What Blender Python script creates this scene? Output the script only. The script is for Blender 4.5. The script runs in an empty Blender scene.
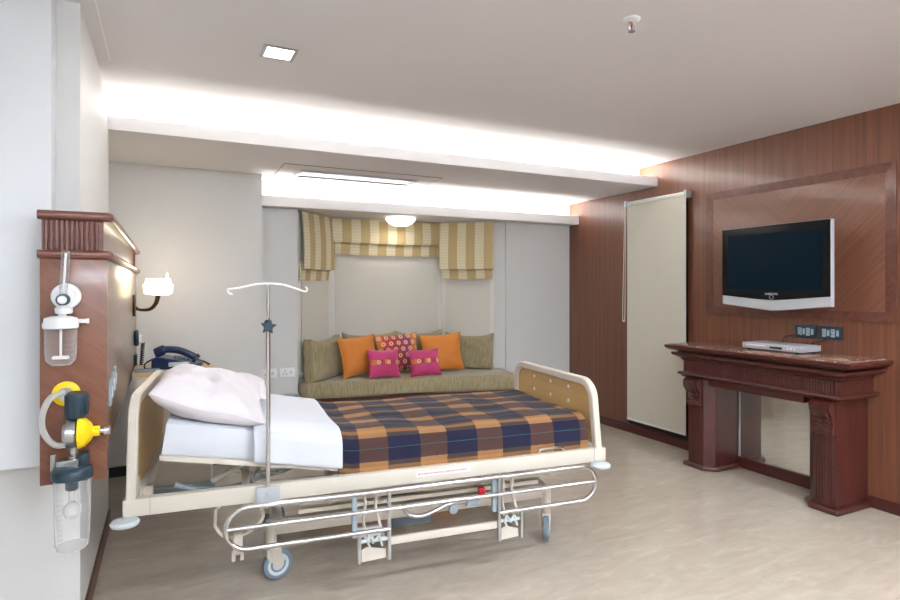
import bpy, bmesh, math, random
from mathutils import Vector, Matrix, noise
random.seed(7)
PI = math.pi
scene = bpy.context.scene
COL = scene.collection

# ------------------------------------------------------------------ materials
def srgb(h):
    h = h.lstrip('#')
    out = []
    for i in (0, 2, 4):
        c = int(h[i:i+2], 16) / 255
        out.append(c / 12.92 if c <= 0.04045 else ((c + 0.055) / 1.055) ** 2.4)
    return (*out, 1)

class NT:
    def __init__(s, m):
        s.nt = m.node_tree
    def n(s, t, **kw):
        o = s.nt.nodes.new(t)
        ins = kw.pop('ins', {})
        for k, v in kw.items(): setattr(o, k, v)
        for k, v in ins.items(): o.inputs[k].default_value = v
        return o
    def l(s, a, b): s.nt.links.new(a, b)

def base_mat(name, col, rough=.5, metal=0, bump=0, bscale=60, var=.06, vscale=5, coat=0, spec=.5, sheen=0, trans=0, emit=None, es=0, ior=1.45, alpha=None):
    m = bpy.data.materials.new(name); m.use_nodes = True
    g = NT(m); b = m.node_tree.nodes['Principled BSDF']
    c = srgb(col) if isinstance(col, str) else col
    b.inputs['Roughness'].default_value = rough
    b.inputs['Metallic'].default_value = metal
    b.inputs['Coat Weight'].default_value = coat
    b.inputs['Coat Roughness'].default_value = .1
    b.inputs['Specular IOR Level'].default_value = spec
    b.inputs['Sheen Weight'].default_value = sheen
    b.inputs['Transmission Weight'].default_value = trans
    b.inputs['IOR'].default_value = ior
    if emit:
        b.inputs['Emission Color'].default_value = srgb(emit); b.inputs['Emission Strength'].default_value = es
    tc = g.n('ShaderNodeTexCoord')
    nz = g.n('ShaderNodeTexNoise', ins={'Scale': vscale, 'Detail': 4})
    g.l(tc.outputs['Object'], nz.inputs['Vector'])
    mx = g.n('ShaderNodeMix', data_type='RGBA')
    mx.inputs['A'].default_value = tuple(x * (1 - var) for x in c[:3]) + (1,)
    mx.inputs['B'].default_value = tuple(min(1, x * (1 + var)) for x in c[:3]) + (1,)
    g.l(nz.outputs['Fac'], mx.inputs['Factor']); g.l(mx.outputs['Result'], b.inputs['Base Color'])
    if bump:
        n2 = g.n('ShaderNodeTexNoise', ins={'Scale': bscale, 'Detail': 3})
        g.l(tc.outputs['Object'], n2.inputs['Vector'])
        bp = g.n('ShaderNodeBump', ins={'Strength': bump, 'Distance': .01})
        g.l(n2.outputs['Fac'], bp.inputs['Height']); g.l(bp.outputs['Normal'], b.inputs['Normal'])
    return m

def wood_mat(name, dark, light, scale=(30, 30, 1.6), rough=.35, coat=.25, mode='straight', yc=0, grain=.5, creach=.1, seams=None):
    """veneer; scale = noise frequency along object axes (small value = along the grain)"""
    m = bpy.data.materials.new(name); m.use_nodes = True
    g = NT(m); b = m.node_tree.nodes['Principled BSDF']
    b.inputs['Roughness'].default_value = rough
    b.inputs['Coat Weight'].default_value = coat; b.inputs['Coat Roughness'].default_value = creach
    tc = g.n('ShaderNodeTexCoord'); vec = tc.outputs['Object']
    if mode == 'chevron':            # two book-matched leaves, grain rising away from the centre line
        sp = g.n('ShaderNodeSeparateXYZ'); g.l(vec, sp.inputs[0])
        a = g.n('ShaderNodeMath', operation='SUBTRACT'); g.l(sp.outputs['Y'], a.inputs[0]); a.inputs[1].default_value = yc
        ab = g.n('ShaderNodeMath', operation='ABSOLUTE'); g.l(a.outputs[0], ab.inputs[0])
        s1 = g.n('ShaderNodeMath', operation='SUBTRACT'); g.l(sp.outputs['Z'], s1.inputs[0]); g.l(ab.outputs[0], s1.inputs[1])
        s2 = g.n('ShaderNodeMath', operation='ADD'); g.l(sp.outputs['Z'], s2.inputs[0]); g.l(ab.outputs[0], s2.inputs[1])
        cb = g.n('ShaderNodeCombineXYZ'); g.l(s1.outputs[0], cb.inputs['X']); g.l(s2.outputs[0], cb.inputs['Z']); vec = cb.outputs[0]
    if mode == 'diag':
        mr = g.n('ShaderNodeMapping'); mr.inputs['Rotation'].default_value = (0, math.radians(52), 0); g.l(vec, mr.inputs[0]); vec = mr.outputs[0]
    mp = g.n('ShaderNodeMapping'); mp.inputs['Scale'].default_value = scale; g.l(vec, mp.inputs[0])
    nz = g.n('ShaderNodeTexNoise', ins={'Scale': 1, 'Detail': 6, 'Roughness': .62}); g.l(mp.outputs[0], nz.inputs['Vector'])
    mp2 = g.n('ShaderNodeMapping'); mp2.inputs['Scale'].default_value = tuple(x * 5 for x in scale); g.l(vec, mp2.inputs[0])
    n2 = g.n('ShaderNodeTexNoise', ins={'Scale': 1, 'Detail': 3}); g.l(mp2.outputs[0], n2.inputs['Vector'])
    mm = g.n('ShaderNodeMix', data_type='FLOAT'); mm.inputs['Factor'].default_value = .35
    g.l(nz.outputs['Fac'], mm.inputs['A']); g.l(n2.outputs['Fac'], mm.inputs['B'])
    cr = g.n('ShaderNodeValToRGB')
    cr.color_ramp.elements[0].position = .5 - .5 * grain * .6; cr.color_ramp.elements[0].color = srgb(dark)
    cr.color_ramp.elements[1].position = .5 + .5 * grain * .6; cr.color_ramp.elements[1].color = srgb(light)
    g.l(mm.outputs['Result'], cr.inputs['Fac']); g.l(cr.outputs['Color'], b.inputs['Base Color'])
    bp = g.n('ShaderNodeBump', ins={'Strength': .06, 'Distance': .003}); g.l(n2.outputs['Fac'], bp.inputs['Height']); g.l(bp.outputs['Normal'], b.inputs['Normal'])
    return m

M = {}
M['wall'] = base_mat('white wall paint', '#d4d4d3', .55, bump=.05, bscale=150, var=.012)
M['wallgloss'] = base_mat('white laminate', '#dfe2e6', .3, var=.01, coat=.15)
M['ceil'] = base_mat('ceiling paint', '#e2e0e1', .8, var=.01)
M['line'] = base_mat('shadow gap', '#8d8984', .8)
M['paleline'] = base_mat('pale bead', '#f4f2ee', .5)
M['woodwall'] = wood_mat('reddish brown veneer', '#563225', '#7a4b33', (40, 40, .7), .36, .25)
M['woodpanel'] = wood_mat('chevron veneer', '#623d2e', '#7d503c', (40, 1, 1.2), .36, .25, 'chevron', 2.70)
M['woodband'] = wood_mat('banding veneer', '#4a261d', '#6d3d2f', (20, 20, 20), .35, .3)
M['mahog'] = wood_mat('mahogany', '#371512', '#552620', (22, 22, 1.2), .35, .3)
M['mahogh'] = wood_mat('mahogany rail', '#371512', '#552620', (22, 1.2, 22), .35, .3)
M['walnut'] = wood_mat('diagonal walnut veneer', '#5f3727', '#7d4d36', (34, 34, 3), .35, .25, 'diag')
M['walnutp'] = wood_mat('walnut trim', '#52291f', '#704033', (3, 24, 24), .35, .3)
M['walnutg'] = wood_mat('lacquered walnut', '#6c4a38', '#8a6850', (24, 3, 24), .34, 1.0, creach=.27)
M['bedwood'] = wood_mat('oak bed laminate', '#b8935c', '#cbaa74', (3, 1.5, 26), .4, .1, grain=.9)
M['oaktop'] = wood_mat('pale oak top', '#c3a172', '#d8b98c', (3, 26, 26), .4, .1)
M['cream'] = base_mat('cream powder coat', '#d0c9bd', .38, var=.02)
M['creambox'] = base_mat('cream laminate', '#cfc6b8', .5, var=.02)
M['chrome'] = base_mat('chrome', '#d4d4d6', .16, 1, var=.01)
M['steel'] = base_mat('brushed steel', '#b9bbbc', .3, 1, var=.03)
M['greyp'] = base_mat('grey blue plastic', '#8d9ba3', .45)
M['lightp'] = base_mat('light plastic', '#c9d2d6', .4)
M['whitep'] = base_mat('white plastic', '#eceef0', .35, var=.01)
M['rubber'] = base_mat('grey rubber', '#74828f', .6)
M['black'] = base_mat('black plastic', '#0d0f14', .4)
M['navyp'] = base_mat('dark teal plastic', '#1d3440', .35)
M['phone'] = base_mat('navy phone plastic', '#17284a', .3)
M['sheet'] = base_mat('white cotton', '#d3d7e0', .85, bump=.3, bscale=9, var=.012, sheen=.1)
M['pillow'] = base_mat('white pillowcase', '#dbd7dd', .85, bump=.35, bscale=9, var=.012, sheen=.1)
M['yellow'] = base_mat('yellow plastic', '#f2cc0a', .35)
M['tv'] = base_mat('gloss black bezel', '#03060d', .15, spec=.3)
M['screen'] = base_mat('tv screen', '#021622', .4, spec=.08)
M['silver'] = base_mat('silver plastic', '#b9bdc4', .35, .3)
M['red'] = base_mat('red plastic', '#c1122f', .4)
M['sticker'] = base_mat('pale pink sticker', '#e9dfe0', .5)
M['stickerink'] = base_mat('red ink', '#c39aa2', .6)
M['bronze'] = base_mat('aged bronze', '#4c3a28', .35, .8)
M['greystone'] = base_mat('grey stone', '#9a9aa0', .45, var=.08, vscale=30)
M['blind'] = base_mat('cream roller fabric', '#c9c6ba', .8, bump=.05, bscale=300, var=.015, vscale=2)
M['blindw'] = base_mat('pale grey roller fabric', '#cfccc4', .8, var=.01, vscale=2)
M['frame'] = base_mat('pale window frame', '#d9d8d2', .5, var=.01)
M['glassdark'] = base_mat('night glass', '#0a0d14', .05)
M['darkgap'] = base_mat('black aluminium', '#11131a', .35)
M['basedark'] = base_mat('dark skirting', '#27242c', .4)
M['baseb'] = wood_mat('brown skirting', '#4a2a22', '#67402f', (20, 2, 20), .4, .2)
M['cable'] = base_mat('black cable', '#15161c', .5)
M['greycable'] = base_mat('grey cable', '#8f9490', .5)
M['orange'] = base_mat('orange silk', '#c97822', .55, bump=.25, bscale=120, var=.05, vscale=14, sheen=.3)
M['pink'] = None
def glass_mat(name, col, rough=.03, alpha=.25):
    m = bpy.data.materials.new(name); m.use_nodes = True
    g = NT(m); nt = m.node_tree; b = nt.nodes['Principled BSDF']
    b.inputs['Base Color'].default_value = srgb(col); b.inputs['Roughness'].default_value = rough
    tr = g.n('ShaderNodeBsdfTransparent'); mx = g.n('ShaderNodeMixShader')
    lw = g.n('ShaderNodeLayerWeight', ins={'Blend': .35})
    ad = g.n('ShaderNodeMath', operation='MULTIPLY_ADD'); ad.inputs[1].default_value = .6; ad.inputs[2].default_value = alpha
    nz = g.n('ShaderNodeTexNoise', ins={'Scale': 8}); tc = g.n('ShaderNodeTexCoord'); g.l(tc.outputs['Object'], nz.inputs['Vector'])
    rr = g.n('ShaderNodeMapRange'); rr.inputs['To Min'].default_value = rough; rr.inputs['To Max'].default_value = rough + .05
    g.l(nz.outputs['Fac'], rr.inputs['Value']); g.l(rr.outputs[0], b.inputs['Roughness'])
    g.l(lw.outputs['Facing'], ad.inputs[0]); g.l(ad.outputs[0], mx.inputs[0]); g.l(tr.outputs[0], mx.inputs[1]); g.l(b.outputs[0], mx.inputs[2])
    g.l(mx.outputs[0], nt.nodes['Material Output'].inputs['Surface'])
    return m
M['jar'] = glass_mat('clear polycarbonate', '#e6e9eb', .08, .07)
M['hose'] = glass_mat('clear hose', '#d9dcd8', .2, .5)

def emit_mat(name, col, s):
    m = bpy.data.materials.new(name); m.use_nodes = True; g = NT(m); nt = m.node_tree
    nt.nodes.remove(nt.nodes['Principled BSDF'])
    e = g.n('ShaderNodeEmission', ins={'Color': srgb(col), 'Strength': s}); nz = g.n('ShaderNodeTexNoise', ins={'Scale': 3})
    rr = g.n('ShaderNodeMapRange'); rr.inputs['To Min'].default_value = s * .95; rr.inputs['To Max'].default_value = s * 1.05
    g.l(nz.outputs['Fac'], rr.inputs['Value']); g.l(rr.outputs[0], e.inputs['Strength'])
    g.l(e.outputs[0], nt.nodes['Material Output'].inputs['Surface']); return m
M['lamp'] = emit_mat('lamp diffuser', '#fffdf5', 9)
M['lampwarm'] = emit_mat('warm lamp glass', '#fff0c4', 2.4)
M['dome'] = emit_mat('dome lamp glass', '#fff6dc', 1.7)
M['tube'] = emit_mat('fluorescent tube', '#fff6e2', 8)

def marble_floor():
    m = bpy.data.materials.new('polished beige marble'); m.use_nodes = True; g = NT(m); b = m.node_tree.nodes['Principled BSDF']
    tc = g.n('ShaderNodeTexCoord')
    mp = g.n('ShaderNodeMapping'); mp.inputs['Rotation'].default_value = (0, 0, .6); mp.inputs['Scale'].default_value = (2.2, 8, 1); g.l(tc.outputs['Object'], mp.inputs[0])
    n1 = g.n('ShaderNodeTexNoise', ins={'Scale': 1.6, 'Detail': 9, 'Roughness': .68, 'Distortion': 1.2}); g.l(mp.outputs[0], n1.inputs['Vector'])
    cr = g.n('ShaderNodeValToRGB'); e = cr.color_ramp.elements
    e[0].position = .3; e[0].color = srgb('#aea395'); e[1].position = .72; e[1].color = srgb('#c4baad')
    x = e.new(.56); x.color = srgb('#b9aea1')
    g.l(n1.outputs['Fac'], cr.inputs['Fac'])
    bk = g.n('ShaderNodeTexBrick', offset=0, ins={'Scale': 1, 'Mortar Size': .0015, 'Brick Width': .6, 'Row Height': .6, 'Color1': (1, 1, 1, 1), 'Color2': (.96, .96, .96, 1), 'Mortar': (.9, .89, .88, 1)})
    g.l(tc.outputs['Object'], bk.inputs['Vector'])
    mx = g.n('ShaderNodeMix', data_type='RGBA', blend_type='MULTIPLY'); mx.inputs['Factor'].default_value = 1
    g.l(cr.outputs['Color'], mx.inputs['A']); g.l(bk.outputs['Color'], mx.inputs['B']); g.l(mx.outputs['Result'], b.inputs['Base Color'])
    b.inputs['Roughness'].default_value = .16; b.inputs['Specular IOR Level'].default_value = .55
    rr = g.n('ShaderNodeMapRange'); rr.inputs['To Min'].default_value = .05; rr.inputs['To Max'].default_value = .12
    g.l(n1.outputs['Fac'], rr.inputs['Value']); g.l(rr.outputs[0], b.inputs['Roughness'])
    return m
M['floor'] = marble_floor()

def marble_top():
    m = bpy.data.materials.new('red brown marble'); m.use_nodes = True; g = NT(m); b = m.node_tree.nodes['Principled BSDF']
    tc = g.n('ShaderNodeTexCoord')
    n1 = g.n('ShaderNodeTexNoise', ins={'Scale': 7, 'Detail': 6, 'Distortion': 1.4}); g.l(tc.outputs['Object'], n1.inputs['Vector'])
    cr = g.n('ShaderNodeValToRGB'); e = cr.color_ramp.elements
    e[0].position = .35; e[0].color = srgb('#74493c'); e[1].position = .68; e[1].color = srgb('#a9836e')
    g.l(n1.outputs['Fac'], cr.inputs['Fac'])
    v = g.n('ShaderNodeTexNoise', ins={'Scale': 4.5, 'Detail': 2, 'Distortion': 2.2}); g.l(tc.outputs['Object'], v.inputs['Vector'])
    c2 = g.n('ShaderNodeValToRGB'); e = c2.color_ramp.elements
    e[0].position = .485; e[0].color = (0, 0, 0, 1); e[1].position = .5; e[1].color = (.8, .8, .8, 1); x = e.new(.515); x.color = (0, 0, 0, 1)
    g.l(v.outputs['Fac'], c2.inputs['Fac'])
    mx = g.n('ShaderNodeMix', data_type='RGBA'); mx.inputs['B'].default_value = srgb('#e4dad0')
    g.l(c2.outputs['Color'], mx.inputs['Factor']); g.l(cr.outputs['Color'], mx.inputs['A']); g.l(mx.outputs['Result'], b.inputs['Base Color'])
    b.inputs['Roughness'].default_value = .12
    return m
M['marbletop'] = marble_top()

def mirror():
    m = base_mat('mirror', '#e4e6e0', .015, 1, var=.003); return m
M['mirror'] = mirror()

def roman():
    m = bpy.data.materials.new('striped roman fabric'); m.use_nodes = True; g = NT(m); b = m.node_tree.nodes['Principled BSDF']
    b.inputs['Roughness'].default_value = .75; b.inputs['Sheen Weight'].default_value = .15
    tc = g.n('ShaderNodeTexCoord'); sp = g.n('ShaderNodeSeparateXYZ'); g.l(tc.outputs['Object'], sp.inputs[0])
    def M_(op, a, bv, c=None):
        o = g.n('ShaderNodeMath', operation=op)
        for i, vv in enumerate((a, bv, c)):
            if vv is None: continue
            if hasattr(vv, 'links'): g.l(vv, o.inputs[i])
            else: o.inputs[i].default_value = vv
        return o.outputs[0]
    fx = M_('FRACT', M_('MULTIPLY', sp.outputs['X'], 1 / .19), 0)
    st = M_('GREATER_THAN', fx, .5)
    nz = g.n('ShaderNodeTexNoise', ins={'Scale': 30, 'Detail': 4}); g.l(tc.outputs['Object'], nz.inputs['Vector'])
    mx = g.n('ShaderNodeMix', data_type='RGBA'); mx.inputs['A'].default_value = srgb('#d9d0b4'); mx.inputs['B'].default_value = srgb('#b59f72'); g.l(st, mx.inputs['Factor'])
    # thin horizontal ribs on the pale stripes
    fz = M_('FRACT', M_('MULTIPLY', sp.outputs['Z'], 1 / .03), 0)
    ln = M_('MULTIPLY', M_('LESS_THAN', fz, .22), M_('SUBTRACT', 1, st)); ln = M_('MULTIPLY', ln, .45)
    m2 = g.n('ShaderNodeMix', data_type='RGBA'); g.l(ln, m2.inputs['Factor']); g.l(mx.outputs['Result'], m2.inputs['A']); m2.inputs['B'].default_value = srgb('#b9a878')
    m3 = g.n('ShaderNodeMix', data_type='RGBA', blend_type='MULTIPLY'); m3.inputs['Factor'].default_value = .25
    g.l(m2.outputs['Result'], m3.inputs['A']); g.l(nz.outputs['Color'], m3.inputs['B'])
    g.l(m2.outputs['Result'], b.inputs['Base Color'])
    bp = g.n('ShaderNodeBump', ins={'Strength': .15, 'Distance': .004}); g.l(nz.outputs['Fac'], bp.inputs['Height']); g.l(bp.outputs['Normal'], b.inputs['Normal'])
    return m
M['roman'] = roman()

def sofa_fabric():
    m = bpy.data.materials.new('olive ribbed upholstery'); m.use_nodes = True; g = NT(m); b = m.node_tree.nodes['Principled BSDF']
    b.inputs['Roughness'].default_value = .9; b.inputs['Sheen Weight'].default_value = .2
    tc = g.n('ShaderNodeTexCoord'); mp = g.n('ShaderNodeMapping'); mp.inputs['Scale'].default_value = (110, 110, 12); g.l(tc.outputs['Object'], mp.inputs[0])
    nz = g.n('ShaderNodeTexNoise', ins={'Scale': 1, 'Detail': 3}); g.l(mp.outputs[0], nz.inputs['Vector'])
    cr = g.n('ShaderNodeValToRGB'); e = cr.color_ramp.elements
    e[0].position = .34; e[0].color = srgb('#857a5e'); e[1].position = .66; e[1].color = srgb('#a39777')
    g.l(nz.outputs['Fac'], cr.inputs['Fac']); g.l(cr.outputs['Color'], b.inputs['Base Color'])
    bp = g.n('ShaderNodeBump', ins={'Strength': .3, 'Distance': .004}); g.l(nz.outputs['Fac'], bp.inputs['Height']); g.l(bp.outputs['Normal'], b.inputs['Normal'])
    return m
M['sofa'] = sofa_fabric()

def mathn(g, op, a, bv=0, c=None):
    o = g.n('ShaderNodeMath', operation=op)
    for i, vv in enumerate((a, bv, c)):
        if vv is None: continue
        if hasattr(vv, 'links'): g.l(vv, o.inputs[i])
        else: o.inputs[i].default_value = vv
    return o.outputs[0]

def rings(g, x, z, px, pz, r0, r1, shift=0, offset=0):
    """ring mask on a lattice"""
    row = mathn(g, 'FLOOR', mathn(g, 'DIVIDE', z, pz))
    xx = mathn(g, 'ADD', mathn(g, 'ADD', x, mathn(g, 'MULTIPLY', row, shift)), offset)
    fx = mathn(g, 'SUBTRACT', mathn(g, 'FRACT', mathn(g, 'DIVIDE', xx, px)), .5)
    fz = mathn(g, 'SUBTRACT', mathn(g, 'FRACT', mathn(g, 'DIVIDE', z, pz)), .5)
    dx = mathn(g, 'MULTIPLY', fx, px); dz = mathn(g, 'MULTIPLY', fz, pz)
    d = mathn(g, 'SQRT', mathn(g, 'ADD', mathn(g, 'MULTIPLY', dx, dx), mathn(g, 'MULTIPLY', dz, dz)))
    return mathn(g, 'MULTIPLY', mathn(g, 'GREATER_THAN', d, r0), mathn(g, 'LESS_THAN', d, r1))

def cushion_mat(name, kind):
    m = bpy.data.materials.new(name); m.use_nodes = True; g = NT(m); b = m.node_tree.nodes['Principled BSDF']
    b.inputs['Roughness'].default_value = .6; b.inputs['Sheen Weight'].default_value = .3
    tc = g.n('ShaderNodeTexCoord'); sp = g.n('ShaderNodeSeparateXYZ'); g.l(tc.outputs['Object'], sp.inputs[0])
    X, Z = sp.outputs['X'], sp.outputs['Z']
    cells = g.n('ShaderNodeTexVoronoi', ins={'Scale': 11}); 
    if kind == 'pink':
        band = mathn(g, 'LESS_THAN', mathn(g, 'ABSOLUTE', mathn(g, 'SUBTRACT', Z, .005)), .022)
        blk = mathn(g, 'GREATER_THAN', mathn(g, 'FRACT', mathn(g, 'ADD', mathn(g, 'DIVIDE', X, .12), .62)), .5)
        bc = g.n('ShaderNodeMix', data_type='RGBA'); bc.inputs['A'].default_value = srgb('#a01c3c'); bc.inputs['B'].default_value = srgb('#c8701e'); g.l(blk, bc.inputs['Factor'])
        mx = g.n('ShaderNodeMix', data_type='RGBA'); mx.inputs['A'].default_value = srgb('#b52a68'); g.l(bc.outputs['Result'], mx.inputs['B']); g.l(band, mx.inputs['Factor'])
        zz = mathn(g, 'ADD', Z, .03 - .005)
        rg = mathn(g, 'MULTIPLY', rings(g, X, zz, .095, .06, .007, .019, 0, .02), mathn(g, 'LESS_THAN', mathn(g, 'ABSOLUTE', mathn(g, 'SUBTRACT', Z, .005)), .022))
        col = mx
    else:
        cx = mathn(g, 'FLOOR', mathn(g, 'DIVIDE', mathn(g, 'ADD', X, 5), .095)); 
        par = mathn(g, 'MODULO', cx, 4)
        cr = g.n('ShaderNodeValToRGB'); cr.color_ramp.interpolation = 'CONSTANT'; e = cr.color_ramp.elements
        e[0].position = 0; e[0].color = srgb('#9c1c38'); e[1].position = .25; e[1].color = srgb('#8c2a62')
        x = e.new(.5); x.color = srgb('#c8702a'); x = e.new(.75); x.color = srgb('#ae2430')
        g.l(mathn(g, 'DIVIDE', mathn(g, 'ADD', par, .1), 4), cr.inputs['Fac'])
        mx = g.n('ShaderNodeMix', data_type='RGBA'); mx.inputs['Factor'].default_value = 0; g.l(cr.outputs['Color'], mx.inputs['A'])
        rg = rings(g, X, Z, .075, .062, .008, .021, .0375)
        col = mx
    fin = g.n('ShaderNodeMix', data_type='RGBA'); g.l(rg, fin.inputs['Factor']); g.l(col.outputs['Result'], fin.inputs['A']); fin.inputs['B'].default_value = srgb('#d8b98c')
    g.l(fin.outputs['Result'], b.inputs['Base Color'])
    nz = g.n('ShaderNodeTexNoise', ins={'Scale': 120}); g.l(tc.outputs['Object'], nz.inputs['Vector'])
    bp = g.n('ShaderNodeBump', ins={'Strength': .2, 'Distance': .004}); g.l(nz.outputs['Fac'], bp.inputs['Height']); g.l(bp.outputs['Normal'], b.inputs['Normal'])
    return m
M['pink'] = cushion_mat('pink banded silk', 'pink')
M['multi'] = cushion_mat('ring patterned silk', 'multi')

def plaid():
    m = bpy.data.materials.new('plaid wool'); m.use_nodes = True; g = NT(m); b = m.node_tree.nodes['Principled BSDF']
    b.inputs['Roughness'].default_value = .95; b.inputs['Sheen Weight'].default_value = .03
    uv = g.n('ShaderNodeUVMap'); uv.uv_map = 'UVMap'
    sp = g.n('ShaderNodeSeparateXYZ'); g.l(uv.outputs[0], sp.inputs[0])
    u, v = sp.outputs['X'], sp.outputs['Y']
    nz = g.n('ShaderNodeTexNoise', ins={'Scale': 60, 'Detail': 2}); g.l(uv.outputs[0], nz.inputs['Vector'])
    jit = mathn(g, 'MULTIPLY', mathn(g, 'SUBTRACT', nz.outputs['Fac'], .5), .006)
    cx = mathn(g, 'GREATER_THAN', mathn(g, 'FRACT', mathn(g, 'DIVIDE', mathn(g, 'ADD', mathn(g, 'ADD', u, jit), -.0775), .295)), .46)
    cy = mathn(g, 'GREATER_THAN', mathn(g, 'FRACT', mathn(g, 'DIVIDE', mathn(g, 'ADD', v, jit), .185)), .36)
    A = g.n('ShaderNodeMix', data_type='RGBA'); g.l(cx, A.inputs['Factor']); A.inputs['A'].default_value = srgb('#886340'); A.inputs['B'].default_value = srgb('#3a2f2c')
    Bm = g.n('ShaderNodeMix', data_type='RGBA'); g.l(cx, Bm.inputs['Factor']); Bm.inputs['A'].default_value = srgb('#452e29'); Bm.inputs['B'].default_value = srgb('#131330')
    C = g.n('ShaderNodeMix', data_type='RGBA'); g.l(cy, C.inputs['Factor']); g.l(A.outputs['Result'], C.inputs['A']); g.l(Bm.outputs['Result'], C.inputs['B'])
    ln = mathn(g, 'LESS_THAN', mathn(g, 'ABSOLUTE', mathn(g, 'SUBTRACT', mathn(g, 'FRACT', mathn(g, 'DIVIDE', v, .185)), .68)), .008)
    ln2 = mathn(g, 'LESS_THAN', mathn(g, 'ABSOLUTE', mathn(g, 'SUBTRACT', mathn(g, 'FRACT', mathn(g, 'DIVIDE', v, .185)), .18)), .06)
    D0 = g.n('ShaderNodeMix', data_type='RGBA'); g.l(mathn(g, 'MULTIPLY', ln2, .35), D0.inputs['Factor']); g.l(C.outputs['Result'], D0.inputs['A']); D0.inputs['B'].default_value = srgb('#b07a3c')
    D = g.n('ShaderNodeMix', data_type='RGBA'); g.l(mathn(g, 'MULTIPLY', ln, .6), D.inputs['Factor']); g.l(D0.outputs['Result'], D.inputs['A']); D.inputs['B'].default_value = srgb('#2c6a66')
    n2 = g.n('ShaderNodeTexNoise', ins={'Scale': 180, 'Detail': 2}); g.l(uv.outputs[0], n2.inputs['Vector'])
    rr = g.n('ShaderNodeMapRange'); rr.inputs['To Min'].default_value = .75; rr.inputs['To Max'].default_value = 1.25; g.l(n2.outputs['Fac'], rr.inputs['Value'])
    E = g.n('ShaderNodeMix', data_type='RGBA', blend_type='MULTIPLY'); E.inputs['Factor'].default_value = 1; g.l(D.outputs['Result'], E.inputs['A']); g.l(rr.outputs[0], E.inputs['B'])
    g.l(E.outputs['Result'], b.inputs['Base Color'])
    bp = g.n('ShaderNodeBump', ins={'Strength': .3, 'Distance': .004}); g.l(n2.outputs['Fac'], bp.inputs['Height']); g.l(bp.outputs['Normal'], b.inputs['Normal'])
    return m
M['plaid'] = plaid()
M['reeded'] = M['mahog']

# ------------------------------------------------------------------ mesh helpers
def new(): return bmesh.new()

def box(bm, x0, x1, y0, y1, z0, z1, bev=0, seg=2, mat=None):
    r = bmesh.ops.create_cube(bm, size=1); vs = r['verts']
    for v in vs: v.co = Vector(((x0 + x1) / 2 + v.co.x * (x1 - x0), (y0 + y1) / 2 + v.co.y * (y1 - y0), (z0 + z1) / 2 + v.co.z * (z1 - z0)))
    if bev:
        es = list({e for v in vs for e in v.link_edges})
        rr = bmesh.ops.bevel(bm, geom=es, offset=bev, segments=seg, affect='EDGES', profile=.6)
        vs = list({v for f in rr['faces'] for v in f.verts} | {v for v in vs if v.is_valid})
    if mat is not None:
        for v in vs: v.co = mat @ v.co
    return bm

def prism(bm, pts, z0, z1, mat=None):
    n = len(pts)
    a = [bm.verts.new((p[0], p[1], z0)) for p in pts]; b = [bm.verts.new((p[0], p[1], z1)) for p in pts]
    fs = [bm.faces.new(list(reversed(a))), bm.faces.new(b)]
    for i in range(n): fs.append(bm.faces.new((a[i], a[(i + 1) % n], b[(i + 1) % n], b[i])))
    if mat is not None:
        for v in a + b: v.co = mat @ v.co
    return bm

def smooth_path(pts, n=8):
    """Catmull-Rom"""
    P = [Vector(p) for p in pts]; P = [P[0] * 2 - P[1]] + P + [P[-1] * 2 - P[-2]]
    out = []
    for i in range(1, len(P) - 2):
        for k in range(n):
            t = k / n; a, b, c, d = P[i - 1], P[i], P[i + 1], P[i + 2]
            out.append(.5 * ((2 * b) + (c - a) * t + (2 * a - 5 * b + 4 * c - d) * t * t + (3 * b - a - 3 * c + d) * t ** 3))
    out.append(P[-2]); return out

def tube(bm, pts, r, seg=10, closed=False, rads=None, flat=1):
    P = [Vector(p) for p in pts]; n = len(P); rings_ = []; up = None
    for i, p in enumerate(P):
        if closed: d = (P[(i + 1) % n] - P[i - 1]).normalized()
        else: d = (P[min(i + 1, n - 1)] - P[max(i - 1, 0)]).normalized()
        if up is None:
            up = Vector((0, 0, 1)) if abs(d.z) < .9 else Vector((1, 0, 0))
        s = d.cross(up).normalized(); up = s.cross(d).normalized()
        rr = rads[i] if rads else r
        rings_.append([bm.verts.new(p + (s * math.cos(2 * PI * k / seg) + up * math.sin(2 * PI * k / seg) * flat) * rr) for k in range(seg)])
    m = n if closed else n - 1
    for i in range(m):
        a, b = rings_[i], rings_[(i + 1) % n]
        for k in range(seg): bm.faces.new((a[k], a[(k + 1) % seg], b[(k + 1) % seg], b[k]))
    if not closed:
        bm.faces.new(list(reversed(rings_[0]))); bm.faces.new(rings_[-1])
    return bm

def lathe(bm, prof, seg=28, mat=None, sx=1, sy=1):
    """prof = [(r, z)...] about local z"""
    rs = []; vs = []
    for r, z in prof:
        if r < 1e-5: ring = [bm.verts.new((0, 0, z))]
        else: ring = [bm.verts.new((r * math.cos(2 * PI * k / seg) * sx, r * math.sin(2 * PI * k / seg) * sy, z)) for k in range(seg)]
        rs.append(ring); vs += ring
    for a, b in zip(rs, rs[1:]):
        for k in range(seg):
            k2 = (k + 1) % seg
            if len(a) == 1 and len(b) == 1: continue
            if len(a) == 1: bm.faces.new((a[0], b[k2], b[k]))
            elif len(b) == 1: bm.faces.new((a[k], a[k2], b[0]))
            else: bm.faces.new((a[k], a[k2], b[k2], b[k]))
    if len(rs[0]) > 1: bm.faces.new(list(reversed(rs[0])))
    if len(rs[-1]) > 1: bm.faces.new(rs[-1])
    if mat is not None:
        for v in vs: v.co = mat @ v.co
    return bm

def T(x=0, y=0, z=0, rx=0, ry=0, rz=0):
    return Matrix.Translation((x, y, z)) @ Matrix.Rotation(rz, 4, 'Z') @ Matrix.Rotation(ry, 4, 'Y') @ Matrix.Rotation(rx, 4, 'X')

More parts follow.
